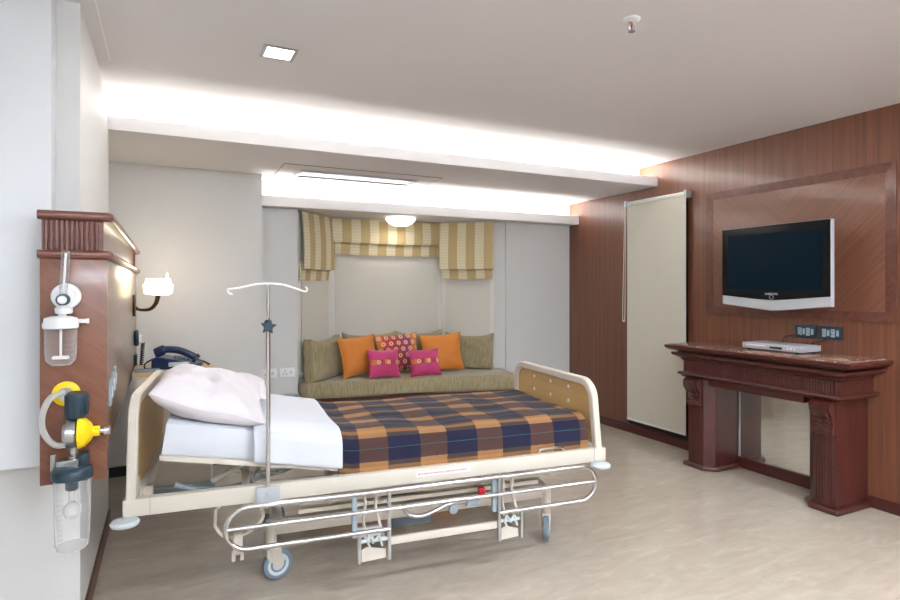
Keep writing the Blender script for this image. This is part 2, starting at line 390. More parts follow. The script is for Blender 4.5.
def pillow_bm(w, h, t, n=22, px=.09, ex=2.2, noisea=.0, seed=0, sag=0, corner=.0):
    """cushion in local XZ plane, thickness along Y, centred"""
    bm = new(); grid = {}
    for side in (1, -1):
        for i in range(n + 1):
            for j in range(n + 1):
                u = -1 + 2 * i / n; v = -1 + 2 * j / n
                edge = i in (0, n) or j in (0, n)
                if side == -1 and edge: grid[(side, i, j)] = grid[(1, i, j)]; continue
                x = u * w / 2 * (1 - px * (1 - v ** 2)); z = v * h / 2 * (1 - px * (1 - u ** 2))
                f = max(0, (1 - abs(u) ** ex) * (1 - abs(v) ** ex)) ** .55
                y = side * t / 2 * f
                d = noise.noise(Vector((u * 2.3 + seed, v * 2.3, side * 3.1))) * noisea
                d += noise.noise(Vector((u * 6 + seed, v * 6, side * 2))) * noisea * .35
                if corner:
                    z += corner * (u ** 2) * (1 if v > 0 else 0) * v
                grid[(side, i, j)] = bm.verts.new((x, y + d * side * f, z - sag * (1 - v) * 0))
    for side in (1, -1):
        for i in range(n):
            for j in range(n):
                q = [grid[(side, i, j)], grid[(side, i + 1, j)], grid[(side, i + 1, j + 1)], grid[(side, i, j + 1)]]
                if side == 1: q.reverse()
                bm.faces.new(q)
    return bm

def link(name, bm, mat, parent=None, loc=(0, 0, 0), rot=(0, 0, 0), smooth=True, subsurf=0, bevel=0, wn=False):
    me = bpy.data.meshes.new(name)
    bmesh.ops.recalc_face_normals(bm, faces=bm.faces)
    bm.to_mesh(me); bm.free()
    me.materials.append(M[mat] if isinstance(mat, str) else mat)
    o = bpy.data.objects.new(name, me); COL.objects.link(o)
    if smooth:
        for p in me.polygons: p.use_smooth = True
        a = math.radians(38)
        me.set_sharp_from_angle(angle=a)
    if bevel:
        md = o.modifiers.new('bevel', 'BEVEL'); md.width = bevel; md.segments = 2; md.limit_method = 'ANGLE'
    if subsurf:
        md = o.modifiers.new('sub', 'SUBSURF'); md.levels = subsurf; md.render_levels = subsurf
    o.location = loc; o.rotation_euler = rot
    if parent: o.parent = parent
    return o

def tag(o, label, cat, group=None):
    o['label'] = label; o['category'] = cat
    if group: o['group'] = group
    return o
def thing(name, label, cat, loc=(0, 0, 0), rz=0, group=None, rot=None):
    o = bpy.data.objects.new(name, None); COL.objects.link(o); o.empty_display_size = .1
    o.location = loc; o.rotation_euler = rot or (0, 0, rz)
    return tag(o, label, cat, group)
def struct(name, bm, mat, **k):
    o = link(name, bm, mat, **k); o['kind'] = 'structure'; return o
def sbox(name, mat, *a, **k):
    bm = new(); box(bm, *a); return struct(name, bm, mat, **k)
def pbox(name, mat, parent, *a, bev=0, label=None, **k):
    bm = new(); box(bm, *a, bev=bev); o = link(name, bm, mat, parent, **k)
    if label: o['label'] = label
    return o
def text_mesh(name, s, size, mat, parent, loc, rot, ext=.0006, align='CENTER'):
    cu = bpy.data.curves.new(name, 'FONT'); cu.body = s; cu.size = size; cu.extrude = ext; cu.align_x = align; cu.align_y = 'CENTER'; cu.offset = size * .012
    tmp = bpy.data.objects.new('tmp', cu); COL.objects.link(tmp)
    bpy.context.view_layer.update()
    me = bpy.data.meshes.new_from_object(tmp.evaluated_get(bpy.context.evaluated_depsgraph_get()))
    bpy.data.objects.remove(tmp); bpy.data.curves.remove(cu)
    me.materials.clear(); me.materials.append(M[mat])
    o = bpy.data.objects.new(name, me); COL.objects.link(o); o.parent = parent; o.location = loc; o.rotation_euler = rot
    return o

# ------------------------------------------------------------------ room shell
RX = 4.05; H = 2.537; LX = -1.0; YB = -2.0; YF = 5.2
sbox('floor', 'floor', LX - .1, RX + .1, YB - .1, 6.0, -.1, 0)
sbox('ceiling', 'ceil', LX - .1, RX + .1, YB - .1, 4.17, H, H + .1)
sbox('wall_right', 'woodwall', RX, RX + .12, YB, 3.592, 0, H)
bm = new()                                            # wall around the window recess
box(bm, RX, RX + .12, 3.592, 4.31, 0, .085); box(bm, RX, RX + .12, 3.592, 4.31, 2.16, H); box(bm, RX, RX + .12, 4.31, 5.24, 0, H)
struct('wall_right_back', bm, 'woodwall')
sbox('wall_left', 'wall', LX - .1, LX, YB, 2.75, 0, H)
sbox('wall_near', 'wall', LX - .1, RX + .12, YB - .1, YB, 0, H)
bm = new(); box(bm, LX - .1, -.308, 2.73, 4.0, 0, H); struct('wall_left_pier', bm, 'wall')
bm = new(); box(bm, LX, -.388, 2.62, 2.73, .735, H); struct('trim_1', bm, 'wallgloss')
bm = new(); box(bm, -.55, -.42, 4.0, 4.95, 0, 2.36); struct('wall_left_recess', bm, 'wall')
bm = new(); box(bm, -.55, .708, 4.95, 5.9, 0, 2.34); struct('wall_back_left', bm, 'wall')
bm = new(); box(bm, .708, 1.045, 5.2, 5.9, 0, 2.1); struct('wall_back_strip', bm, 'wall')
bm = new(); box(bm, 3.22, RX + .1, 5.235, 5.9, 0, 2.1); struct('wall_back_right', bm, 'wall')
# bay window walls
bayL, bayBL, bayBR, bayR = (1.045, 5.24), (1.45, 5.66), (2.67, 5.66), (3.10, 5.26)
bm = new(); prism(bm, [bayL, bayBL, bayBR, bayR, (3.22, 5.25), (3.22, 5.9), (1.045, 5.9)], 0, 2.1); struct('wall_bay', bm, 'wall')
# baseboards
bm = new(); box(bm, -.308, -.296, 2.73, 4.0, 0, .085, bev=.003); struct('baseboard_left', bm, 'baseb')
bm = new(); box(bm, -.42, .72, 4.938, 4.95, 0, .075, bev=.003); struct('baseboard_back', bm, 'basedark')
bm = new(); box(bm, RX - .014, RX, YB, 2.165, 0, .075, bev=.003); box(bm, RX - .014, RX, 3.29, 5.2, 0, .085, bev=.003); struct('baseboard_right', bm, 'mahogh')
bm = new(); box(bm, RX - .03, RX - .012, 2.37, 3.085, 0.0, .085, bev=.003); struct('baseboard_mirror', bm, 'mahogh')
# cove 1
bm = new()
prism(bm, [(3.94, 2.333), (5.235, 2.333), (5.235, H + .1), (4.17, H + .1), (4.17, 2.352), (3.962, 2.352), (3.962, 2.415), (3.94, 2.415)], -.308, RX, Matrix(((0, 0, 1, 0), (1, 0, 0, 0), (0, 1, 0, 0), (0, 0, 0, 1))))
box(bm, -.55, -.308, 4.0, 5.235, 2.333, H + .1)
struct('ceiling_soffit', bm, 'ceil')
# cove 2
bm = new()
prism(bm, [(5.07, 2.095), (5.9, 2.095), (5.9, 2.45), (5.236, 2.45), (5.236, 2.115), (5.088, 2.115), (5.088, 2.185), (5.07, 2.185)], .708, RX, Matrix(((0, 0, 1, 0), (1, 0, 0, 0), (0, 1, 0, 0), (0, 0, 0, 1))))
struct('ceiling_bay', bm, 'ceil')
# thin pale line along the ceiling
bm = new(); box(bm, -.253, -.249, 1.5, 3.35, H - .002, H + .001); struct('trim_2', bm, 'paleline')

# wood wall raised panel (front of wall)
bm = new(); box(bm, RX - .004, RX, 2.06, 3.34, 1.245, 2.125); struct('trim_3', bm, 'woodpanel')
bm = new()
y0, y1, z0, z1, w = 2.0, 3.40, 1.185, 2.183, .062
def bandquad(a, b, c, d):
    f = [bm.verts.new((RX - .012, a[0], a[1])), bm.verts.new((RX - .012, b[0], b[1])), bm.verts.new((RX - .006, c[0], c[1])), bm.verts.new((RX - .006, d[0], d[1]))]
    k = [bm.verts.new((RX, v.co.y, v.co.z)) for v in f]
    bm.faces.new(f); bm.faces.new(list(reversed(k)))
    for i in range(4): bm.faces.new((f[i], k[i], k[(i + 1) % 4], f[(i + 1) % 4]))
bandquad((y0, z0), (y1, z0), (y1 - w, z0 + w), (y0 + w, z0 + w))
bandquad((y0, z1), (y1, z1), (y1 - w, z1 - w), (y0 + w, z1 - w))
bandquad((y0, z0), (y0, z1), (y0 + w, z1 - w), (y0 + w, z0 + w))
bandquad((y1, z0), (y1, z1), (y1 - w, z1 - w), (y1 - w, z0 + w))
struct('trim_4', bm, 'woodband', smooth=False)

# ------------------------------------------------------------------ window in the wood wall + roller blind
w1 = struct('window_1', (lambda b: (box(b, RX + .05, RX + .06, 3.60, 4.29, .10, 2.14), b)[1])(new()), 'glassdark')
bm = new()
for (a, b_, c, d) in ((3.594, 3.615, .087, 2.158), (4.26, 4.308, .087, 2.158)): box(bm, RX - .004, RX + .07, a, b_, c, d, bev=.003)
box(bm, RX - .004, RX + .07, 3.61, 4.26, .087, .125, bev=.003); box(bm, RX - .004, RX + .07, 3.61, 4.26, 2.12, 2.158, bev=.003); box(bm, RX + .02, RX + .06, 3.90, 3.94, .12, 2.12, bev=.003)
link('window_frame', bm, 'darkgap', w1)
rb = thing('roller_blind', 'tall cream roller blind drawn down over narrow window in wood wall', 'blind', (RX - .045, 3.93, 2.2))
bm = new(); box(bm, -.0015, .0015, -.352, .352, -2.055, 0); link('fabric', bm, 'blind', rb)
bm = new(); lathe(bm, [(.022, -.36), (.022, .36)], 20, T(.012, 0, .01, rx=PI / 2)); link('roller_tube', bm, 'frame', rb)
bm = new(); box(bm, -.004, .004, -.352, .352, -2.068, -2.048, bev=.002); link('bottom_bar', bm, 'frame', rb)
for s in (-1, 1):
    bm = new(); box(bm, -.022, .045, s * .36 - .014, s * .36 + .014, -.025, .04, bev=.004); link('bracket', bm, 'silver', rb)
bm = new(); pts = smooth_path([(-.012, .375, 0), (-.014, .385, -.5), (-.014, .40, -1.06), (-.014, .385, -1.115), (-.014, .37, -1.06), (-.012, .367, -.5), (-.012, .365, 0)], 10)
tube(bm, pts, .003, 6); link('pull_chain', bm, 'frame', rb)

# ------------------------------------------------------------------ mantel console
mt = thing('console_mantel', 'dark mahogany mantel console with brown marble top below the television', 'console table', (RX, 2.7275, 0))
def mx(x): return x - RX
def my(y): return y - 2.7275
A = .5625
# stepped profile around the front (outset, z)
def band(bm, prof, xb=0.0, ya=.5925, fx=.36):
    """sweep a (outset,z) profile round three sides; frieze front at x=-fx, sides at y=+-ya"""
    rows = []
    for o, z in prof:
        rows.append([bm.verts.new(c) for c in ((xb, -ya - o * 1.15, z), (-fx - o, -ya - o * 1.15, z), (-fx - o, ya + o, z), (xb, ya + o, z))])
    for a, b in zip(rows, rows[1:]):
        for i in range(3): bm.faces.new((a[i], a[i + 1], b[i + 1], b[i]))
        bm.faces.new((a[3], a[0], b[0], b[3]))
    bm.faces.new(rows[0]); bm.faces.new(list(reversed(rows[-1])))
bm = new(); band(bm, [(0, .828), (.012, .835), (.012, .845), (.045, .862), (.062, .872), (.066, .885), (.066, .893), (.03, .897), (.03, .902), (.078, .912), (.098, .928), (.102, .945), (.102, .948), (.085, .951)])
link('cornice', bm, 'mahogh', mt)
bm = new(); box(bm, -.437, 0, -.67, .67, .949, .957, bev=.003); link('marble_top', bm, 'marbletop', mt)
bm = new(); band(bm, [(0, .735), (0, .83)])
link('frieze', bm, 'mahogh', mt)
bm = new()
n = 62
for i in range(n):                                     # reeding along the frieze
    y = -.585 + 1.17 * (i + .5) / n
    tube(bm, [(-.362, y, .742), (-.362, y, .826)], .0078, 8)
link('reeding', bm, 'mahog', mt)
bm = new(); band(bm, [(0, .745), (.03, .738), (.034, .725), (.03, .722), (.018, .716), (.004, .700), (-.01, .698)], ya=.5925, fx=.36)
link('architrave', bm, 'mahogh', mt)
bm = new(); box(bm, -.35, 0, -.365, .365, .655, .70, bev=.004); link('lintel', bm, 'mahogh', mt)
for s in (-1, 1):
    def yy(v): return s * v
    # shaft: outer y=.5625, inner .3625 ; chamfered inner corner
    pts = [(0, .5625), (-.34, .5625), (-.34, .4225), (-.28, .3625), (0, .3625)]
    if s < 0: pts = [(x, -y) for x, y in reversed(pts)]
    bm = new(); prism(bm, pts, .03, .70); sh = link('pillar', bm, 'mahog', mt, bevel=.002)
    # base plinth
    pts = [(0, .5925), (-.372, .5925), (-.372, .41), (-.292, .3325), (0, .3325)]
    if s < 0: pts = [(x, -y) for x, y in reversed(pts)]
    bm = new(); prism(bm, pts, 0, .035); link('plinth', bm, 'mahogh', mt, bevel=.01)
    bm = new()
    for k in range(7):
        y = s * (.4225 + .016 + .018 * k)
        tube(bm, [(-.339, y, .07), (-.339, y, .475)], .0075, 8)
    link('fluting', bm, 'mahog', sh)
    # scroll corbel
    bm = new()
    prof = [(0, .49), (-.02, .487), (-.032, .497), (-.03, .52), (-.022, .56), (-.03, .60), (-.052, .63), (-.066, .655), (-.064, .682), (-.045, .697), (0, .70)]
    va = []; vb = []
    yA, yB = s * .4325, s * .5565
    for x, z in prof: va.append(bm.verts.new((-.34 + x, yA, z))); vb.append(bm.verts.new((-.34 + x, yB, z)))
    bm.faces.new(va); bm.faces.new(list(reversed(vb)))
    for i in range(len(prof) - 1): bm.faces.new((va[i], va[i + 1], vb[i + 1], vb[i]))
    for q in range(9):                                 # carved acanthus ribs
        f = (q - 4) / 4; y = s * .4945 + f * .052
        path = [(-.342 + prof[i][0] - .004, y * (1) - f * .0 + s * 0, prof[i][1] + .012 * math.cos(f * 2) - .01) for i in range(2, 9)]
        path = [(p[0], s * .4945 + f * .052 * (.55 + .45 * (i / 6)), p[2]) for i, p in enumerate(path)]
        tube(bm, smooth_path(path, 4), .0055, 6)
    for k in range(6):
        z = .505 + k * .028
        for d in (-1, 1):
            tube(bm, smooth_path([(-.372, s * .4945, z), (-.378 - .004 * k, s * .4945 + d * .025, z + .018), (-.372 - .004 * k, s * .4945 + d * .052, z + .008)], 4), .005, 6)
    link('corbel', bm, 'mahog', mt)
bm = new(); box(bm, -.014, -.008, -.3625, .3625, .085, .66); link('mirror', bm, 'mirror', mt)
bm = new(); box(bm, -.02, -.006, .350, .3625, .085, .66, bev=.002); link('mirror_bead', bm, 'silver', mt)

# DVD player
dv = thing('disc_player', 'slim silver disc player standing on the marble mantel top', 'dvd player', (3.90, 2.655, .957))
dv.rotation_euler.z = math.radians(0)
bm = new(); box(bm, -.115, .115, -.215, .215, .01, .052, bev=.004); link('case', bm, 'silver', dv)
for a in (-.09, .09):
    for b_ in (-.18, .18):
        bm = new(); lathe(bm, [(.012, 0), (.014, .012)], 12, T(a, b_, 0)); link('foot', bm, 'black', dv)
pbox('disc_tray', 'whitep', dv, -.118, -.113, .03, .18, .030, .040, bev=.001)
pbox('display', 'black', dv, -.118, -.113, -.09, .0, .022, .036, bev=.001)
bm = new()
for k in range(3): lathe(bm, [(.006, 0), (.006, .004), (0, .005)], 12, T(-.114, -.13 - k * .024, .03, ry=-PI / 2))
link('buttons', bm, 'whitep', dv)
# wall power boards
def power_board(y, label, n=2):
    t = thing('power_outlet_board', label, 'power outlet', (RX, y, 1.095), group='black power outlet boards above the mantel')
    pbox('face_plate', 'navyp', t, -.012, 0, -.077, .077, -.046, .046, bev=.004)
    bm = new()
    for (a, b_) in ((.036, 1), (.010, 0), (-.022, 1), (-.05, 0)):
        if b_: box(bm, -.017, -.011, a - .012, a + .014, -.028, .026, bev=.002)
        else: box(bm, -.016, -.011, a - .008, a + .008, -.02, .02, bev=.002)
    link('switches', bm, 'greyp', t)
    for a in (.036, -.022):
        bm = new()
        for dy, dz in ((0, .012), (-.007, -.008), (.007, -.008)): lathe(bm, [(.003, 0), (.003, .002)], 8, T(-.0172, a + dy, dz, ry=-PI / 2))
        link('socket_holes', bm, 'black', t)
    return t
power_board(2.566, 'black outlet board above mantel, the one nearer the window blind')
power_board(2.397, 'black outlet board above mantel, the one farther from the window blind')
bm = new(); tube(bm, smooth_path([(4.03, 2.60, 1.07), (3.99, 2.63, 1.065), (3.985, 2.68, 1.05), (3.99, 2.70, 1.0), (4.02, 2.70, .966)], 8), .004, 7)
tag(link('power_cable', bm, 'cable'), 'black cable looping from the left outlet board down behind the disc player', 'cable')
bm = new(); tube(bm, smooth_path([(4.03, 2.42, 1.05), (3.995, 2.43, 1.035), (3.99, 2.47, 1.03), (4.0, 2.50, 1.01), (4.03, 2.53, .966)], 8), .004, 7)
tag(link('power_cable', bm, 'cable'), 'short black cable from the right outlet board down to the mantel', 'cable')

# television
tvL, tvR = Vector((3.80, 3.05)), Vector((3.78, 2.238))
tvn = thing('television', 'flat silver and black television mounted on the wood wall', 'television', ((tvL.x + tvR.x) / 2, (tvL.y + tvR.y) / 2, 1.24), -math.atan2((tvL.x - tvR.x), (tvL.y - tvR.y)))
hw = .406
# local: x toward wall, y along; outline in (y,z)
bm = new()
out = [(-hw, .04), (0, 0), (hw, .04), (hw, .60), (-hw, .60)]
def slab(bm, o, x0, x1):
    a = [bm.verts.new((x0, y, z)) for y, z in o]; b = [bm.verts.new((x1, y, z)) for y, z in o]
    bm.faces.new(a); bm.faces.new(list(reversed(b)))
    for i in range(len(o)): bm.faces.new((a[i], b[i], b[(i + 1) % len(o)], a[(i + 1) % len(o)]))
slab(bm, out, 0, .04); link('casing', bm, 'silver', tvn, bevel=.004)
bm = new(); slab(bm, [(-hw + .001, .105), (-.12, .082), (0, .075), (.12, .082), (hw - .001, .105), (hw - .001, .598), (-hw + .001, .598)], -.003, .001); link('bezel', bm, 'tv', tvn)
pbox('screen', 'screen', tvn, -.0045, -.002, -.355, .355, .145, .545)
bm = new(); box(bm, .04, .09, -.30, .30, .10, .54, bev=.02); link('back_cover', bm, 'black', tvn)
bm = new(); box(bm, .09, .20, -.03, .03, .28, .36); box(bm, .19, .262, -.1, .1, .2, .44); o = link('wall_bracket', bm, 'black', tvn)
text_mesh('logo', 'SAMSUNG', .021, 'silver', tvn, (-.004, 0, .118), (PI / 2, 0, -PI / 2))
bm = new(); tube(bm, [(-.004, .015 * math.cos(a * PI / 12), .096 + .015 * math.sin(a * PI / 12)) for a in range(24)], .0016, 6, closed=True); link('power_button', bm, 'silver', tvn)

# ------------------------------------------------------------------ bedhead service unit
UX, UY = -.1975, 2.50
bu = thing('bedhead_unit', 'brown wood bedhead service panel on left wall carrying gas outlets', 'medical panel', (UX, UY, 0))
L = 2.40; W = .207
pbox('side_panel', 'walnutg', bu, -.03, 0, .02, L, .81, 1.505, bev=.003)
pbox('carcass', 'walnutp', bu, -.105, -.03, .24, L, .85, 1.66)
pbox('end_panel', 'walnut', bu, -W, 0.001, 0, .02, .693, 1.505, bev=.002)
def bull(z, r):
    b = new()
    path = [(-W - .004, -.004, z), (.004, -.004, z), (.004, L, z)]
    tube(b, [(-W - .006, -.002, z), (-.002, -.002, z), (.006, .004, z), (.008, .02, z), (.008, L, z)], r, 12)
    box(b, -W, 0.0, 0.0, .06, z - r, z + r * .98)
    box(b, -.09, 0.0, .06, L, z - r, z + r * .98)
    return b
link('top_moulding', bull(1.663, .017), 'walnutp', bu)
link('lower_moulding', bull(1.522, .016), 'walnutp', bu)
bm = new(); box(bm, -W + .004, -.012, .012, .05, 1.53, 1.65); box(bm, -.09, -.012, .05, L, 1.53, 1.65)
link('fluted_band', bm, 'walnutp', bu)
bm = new()
for i in range(11):
    x = -W + .016 + i * (W - .05) / 10
    tube(bm, [(x, .012, 1.535), (x, .012, 1.648)], .0068, 8)
link('fluting', bm, 'walnutp', bu)
bm = new()
for i in range(12):
    y = L - .14 + i * .012
    tube(bm, [(-.012, y, 1.535), (-.012, y, 1.648)], .004, 6)
link('side_fluting', bm, 'walnutp', bu)
# socket plates on the long side (pixel 107-118,370-405)
for y, z in ((.05, 1.025), (.15, 1.04), (.25, 1.05)):
    t = thing('bedhead_socket', {.05: 'grey blue socket plate on bedhead panel, nearest the wooden corner', .15: 'grey blue socket plate on bedhead panel, middle one of three', .25: 'grey blue socket plate on bedhead panel, farthest from the wooden corner'}[y], 'socket', (UX, UY + y + .06, z - .03), group='socket plates on the bedhead panel side')
    pbox('plate', 'greyp', t, 0, .008, -.038, .038, -.05, .05, bev=.003)
    pbox('switch', 'lightp', t, .007, .011, -.014, .014, -.022, .022, bev=.002)
# call handset + coiled cord at the far end
hs = thing('call_handset', 'dark nurse call handset hanging on far end of bedhead panel', 'handset', (UX, 4.55, 1.0))
bm = new(); box(bm, 0, .03, -.035, .035, .0, .11, bev=.012); link('cradle', bm, 'navyp', hs)
pbox('holder', 'whitep', hs, .028, .048, -.02, .02, .028, .075, bev=.004)
bm = new(); pts = []
for i in range(560):
    f = i / 559; a = f * 2 * PI * 70
    pts.append((.055 + .011 * math.cos(a) - .02 * math.sin(f * PI), -.02 + .011 * math.sin(a) - .03 * f, .02 - .86 * f))
tube(bm, pts, .0035, 5); link('coiled_cord', bm, 'cable', hs)
# lower dark pocket below handset
bm = new(); box(bm, .001, .018, -.03, .05, -.165, -.06, bev=.004); link('lower_socket', bm, 'basedark', hs)

# wall sconce
sc = thing('wall_sconce', 'lit bronze arm wall lamp with cream glass shade at bedhead panel end', 'wall lamp', (UX, 4.42, 1.265))
pbox('back_plate', 'bronze', sc, 0, .016, -.04, .04, -.055, .09, bev=.006)
bm = new(); pts = smooth_path([(.01, 0, 0), (.045, 0, -.012), (.10, 0, -.008), (.135, 0, .03), (.15, 0, .085)], 8)
tube(bm, pts, .01, 10, rads=[.008 + .008 * (i / (len(pts) - 1)) for i in range(len(pts))]); lathe(bm, [(0, -.014), (.014, 0), (0, .014)], 12, T(.02, 0, 0)); link('arm', bm, 'bronze', sc)
bm = new(); prof = [(.018, .085), (.075, .092), (.088, .10), (.094, .16), (.084, .163), (.08, .175), (.076, .20), (.07, .20), (.075, .165), (.072, .105), (.02, .095)]
lathe(bm, prof, 24, T(.15, 0, 0), sx=1.0, sy=.7); link('shade', bm, 'lampwarm', sc)
bm = new(); lathe(bm, [(.009, .085), (.011, .19), (.006, .235), (0, .245)], 10, T(.205, 0, 0)); link('bulb', bm, 'lampwarm', sc)

# ------------------------------------------------------------------ oxygen flowmeter (front face y=2.5)
ox = thing('oxygen_flowmeter', 'clear oxygen flowmeter with white lidded humidifier jar on bedhead end', 'oxygen flowmeter', (-.324, 2.498, 1.37))
# ~.0036 m per px
bm = new(); lathe(bm, [(.047, 0), (.047, .008), (.044, .014), (.032, .014), (.03, .024), (0, .024)], 28, T(.0, 0, 0, rx=PI / 2)); link('wall_outlet', bm, 'whitep', ox)
bm = new(); lathe(bm, [(.022, .024), (.022, .04), (.017, .052), (.0, .054)], 18, T(-.006, 0, -.012, rx=PI / 2)); o = link('control_knob', bm, 'navyp', ox)
bm = new(); lathe(bm, [(.015, 0), (.013, .006), (0, .007)], 18, T(-.006, -.052, -.012, rx=PI / 2)); link('knob_cap', bm, 'whitep', o)
bm = new(); lathe(bm, [(.010, -.01), (.013, .04), (.0145, .155), (.008, .16), (0, .16)], 16, T(-.006, -.03, .005, ry=.055)); link('flow_tube', bm, 'jar', ox)
bm = new(); lathe(bm, [(.004, 0), (.004, .15)], 8, T(-.006, -.03, .005, ry=.055)); link('flow_scale', bm, 'whitep', ox)
bm = new(); lathe(bm, [(.012, -.05), (.014, -.03), (.018, -.02), (.018, 0)], 16, T(-.006, -.03, 0)); lathe(bm, [(.024, -.062), (.028, -.056), (.028, -.042), (.02, -.036)], 16, T(-.004, -.03, 0)); link('neck', bm, 'whitep', ox)
bm = new(); lathe(bm, [(.0, -.068), (.03, -.07), (.050, -.076), (.052, -.09), (.055, -.095), (.055, -.110), (.05, -.113), (0, -.113)], 30, T(-.01, -.052, 0)); tube(bm, [(.03, -.052, -.088), (.070, -.056, -.088)], .0075, 8); lathe(bm, [(.0095, 0), (.0095, .008)], 10, T(.068, -.056, -.088, ry=PI / 2))
tube(bm, [(-.006, -.03, -.06), (-.008, -.05, -.075)], .012, 10); link('jar_lid', bm, 'whitep', ox)
bm = new(); lathe(bm, [(.050, -.108), (.049, -.2), (.046, -.225), (.03, -.243), (0, -.247)], 30, T(-.01, -.052, 0)); j = link('humidifier_jar', bm, 'jar', ox)
bm = new()
for k in range(5): box(bm, .01, .035, -.0525, -.0515, -.15 - k * .018, -.1485 - k * .018)
for v in bm.verts: v.co.y -= .040
link('scale_marks', bm, 'rubber', j)
bm = new(); tube(bm, [(-.01, -.052, -.11), (-.01, -.052, -.215)], .004, 8); box(bm, -.036, .016, -.062, -.042, -.222, -.210, bev=.005); link('diffuser_tube', bm, 'whitep', j)

# ------------------------------------------------------------------ suction regulator
su = thing('suction_regulator', 'yellow and steel suction regulator with clear hose and dark lidded jar', 'suction unit', (-.324, 2.498, 1.018))
bm = new(); lathe(bm, [(.044, 0), (.044, .008), (.036, .012), (.022, .012)], 28, T(0, 0, 0, rx=PI / 2)); o = link('outlet_ring', bm, 'yellow', su)
bm = new(); lathe(bm, [(.026, 0), (.024, .02), (.0, .02)], 20, T(0, -.002, 0, rx=PI / 2)); link('outlet_socket', bm, 'steel', o)
bm = new(); lathe(bm, [(.032, -.046), (.035, -.04), (.035, .036), (.032, .042), (0, .042)], 24, T(.037, -.045, -.035, rx=.12, ry=.1))
for k in range(12):
    a = k * PI / 6; tube(bm, [(.037 + .034 * math.cos(a), -.045 + .034 * math.sin(a), -.07), (.037 + .034 * math.cos(a), -.045 + .034 * math.sin(a), .0)], .004, 6)
link('adaptor', bm, 'navyp', su)
bm = new(); lathe(bm, [(.03, 0), (.036, .01), (.052, .012), (.052, .04), (.04, .045), (0, .046)], 28, T(-.004, -.05, -.135, ry=PI / 2)); lathe(bm, [(.009, 0), (.009, .03)], 12, T(.03, -.045, -.095)); link('gauge_body', bm, 'steel', su)
bm = new(); lathe(bm, [(.056, 0), (.058, .006), (.05, .022), (.032, .04), (.018, .046), (.018, .066), (0, .066)], 28, T(.042, -.05, -.135, ry=PI / 2)); o = link('dome', bm, 'yellow', su)
bm = new(); lathe(bm, [(.01, 0), (.01, .012), (.018, .014), (.018, .03), (.012, .034), (0, .034)], 14, T(.108, -.05, -.135, ry=PI / 2)); link('adjust_knob', bm, 'chrome', o)
bm = new(); tube(bm, smooth_path([(.0, -.03, .008), (-.04, -.045, -.005), (-.064, -.05, -.06), (-.062, -.05, -.12), (-.03, -.05, -.17), (.012, -.05, -.175)], 8), .0105, 10); link('hose', bm, 'hose', su)
bm = new(); lathe(bm, [(.013, 0), (.013, -.03), (.018, -.032), (.018, -.045), (.012, -.047)], 16, T(.03, -.05, -.183)); prism(bm, [(-.02, -.03), (.05, -.03), (.05, -.08), (-.02, -.08)], -.258, -.225); tube(bm, [(-.032, -.055, -.26), (-.032, -.055, -.205)], .0085, 8); link('outlet_fitting', bm, 'steel', su)
bm = new(); box(bm, .045, .075, -.09, -.02, -.25, -.205, bev=.008); lathe(bm, [(.0, -.243), (.05, -.244), (.065, -.25), (.069, -.256), (.069, -.285), (.055, -.29), (0, -.29)], 30, T(.028, -.078, 0), sx=.92, sy=.95)
lathe(bm, [(.02, -.29), (.02, -.325), (.014, -.33), (0, -.33)], 14, T(.026, -.078, 0)); link('jar_lid', bm, 'navyp', su)
bm = new(); lathe(bm, [(.062, -.285), (.060, -.42), (.056, -.515), (.052, -.53), (0, -.533)], 32, T(.028, -.078, 0), sx=.92, sy=.95); lathe(bm, [(.054, -.522), (.054, -.525), (0, -.525)], 32, T(.028, -.078, 0), sx=.92, sy=.95); j = link('suction_jar', bm, 'jar', su)
bm = new(); lathe(bm, [(.012, -.33), (.012, -.37), (.028, -.385), (.031, -.405), (.02, -.425), (0, -.43)], 18, T(.028, -.078, 0)); link('float_ball', bm, 'jar', j)
bm = new()
for k in range(10): box(bm, -.012 - (.008 if k % 2 else 0), .006, -.1375, -.1368, -.345 - k * .017, -.3435 - k * .017)
link('scale_marks', bm, 'rubber', j)

# ------------------------------------------------------------------ wall sockets on the back strip
for xx, lb in ((.80, 'white three pin socket on pale wall strip, behind the drip pole'), (.955, 'white three pin socket on pale wall strip, nearer the sofa')):
    t = thing('wall_socket', lb, 'socket', (xx, 5.2, .66), group='white sockets on the wall strip')
    pbox('plate', 'whitep', t, -.066, .066, -.011, 0, -.04, .04, bev=.003)
    bm = new()
    for dx, dz in ((-.02, .014), (-.032, -.01), (-.008, -.01)): box(bm, dx - .003, dx + .003, -.013, -.0105, dz - .005, dz + .005)
    link('pin_holes', bm, 'black', t)
    pbox('switch', 'lightp', t, .02, .042, -.015, -.0105, -.012, .012, bev=.002)

# ------------------------------------------------------------------ sofa in the bay
sofa = thing('window_seat', 'built-in dark red wooden bench filling the bay under the blinds', 'bench', (2.0, 5.2, 0))
bm = new(); prism(bm, [(1.13 - 2, -.035), (3.04 - 2, 4.80 - 5.2), (3.15 - 2, -.008), (-.95, -.008)], 0, .385); link('base', bm, 'mahogh', sofa)
bm = new(); prism(bm, [(1.06 - 2, -.005), (1.115 - 2, -.06), (3.06 - 2, 4.765 - 5.2), (3.17 - 2, -.01), (3.19 - 2, .03), (3.095 - 2, .05), (2.66 - 2, .452), (1.455 - 2, .452), (1.05 - 2, .035)], .385, .418); link('seat_board', bm, 'mahogh', sofa)
bm = new(); box(bm, .708, 1.05, 5.17, 5.2, .415, .475, bev=.004); struct('trim_5', bm, 'greystone')
bm = new(); box(bm, .708, 1.05, 5.14, 5.2, 0, .415); struct('trim_6', bm, 'mahogh')

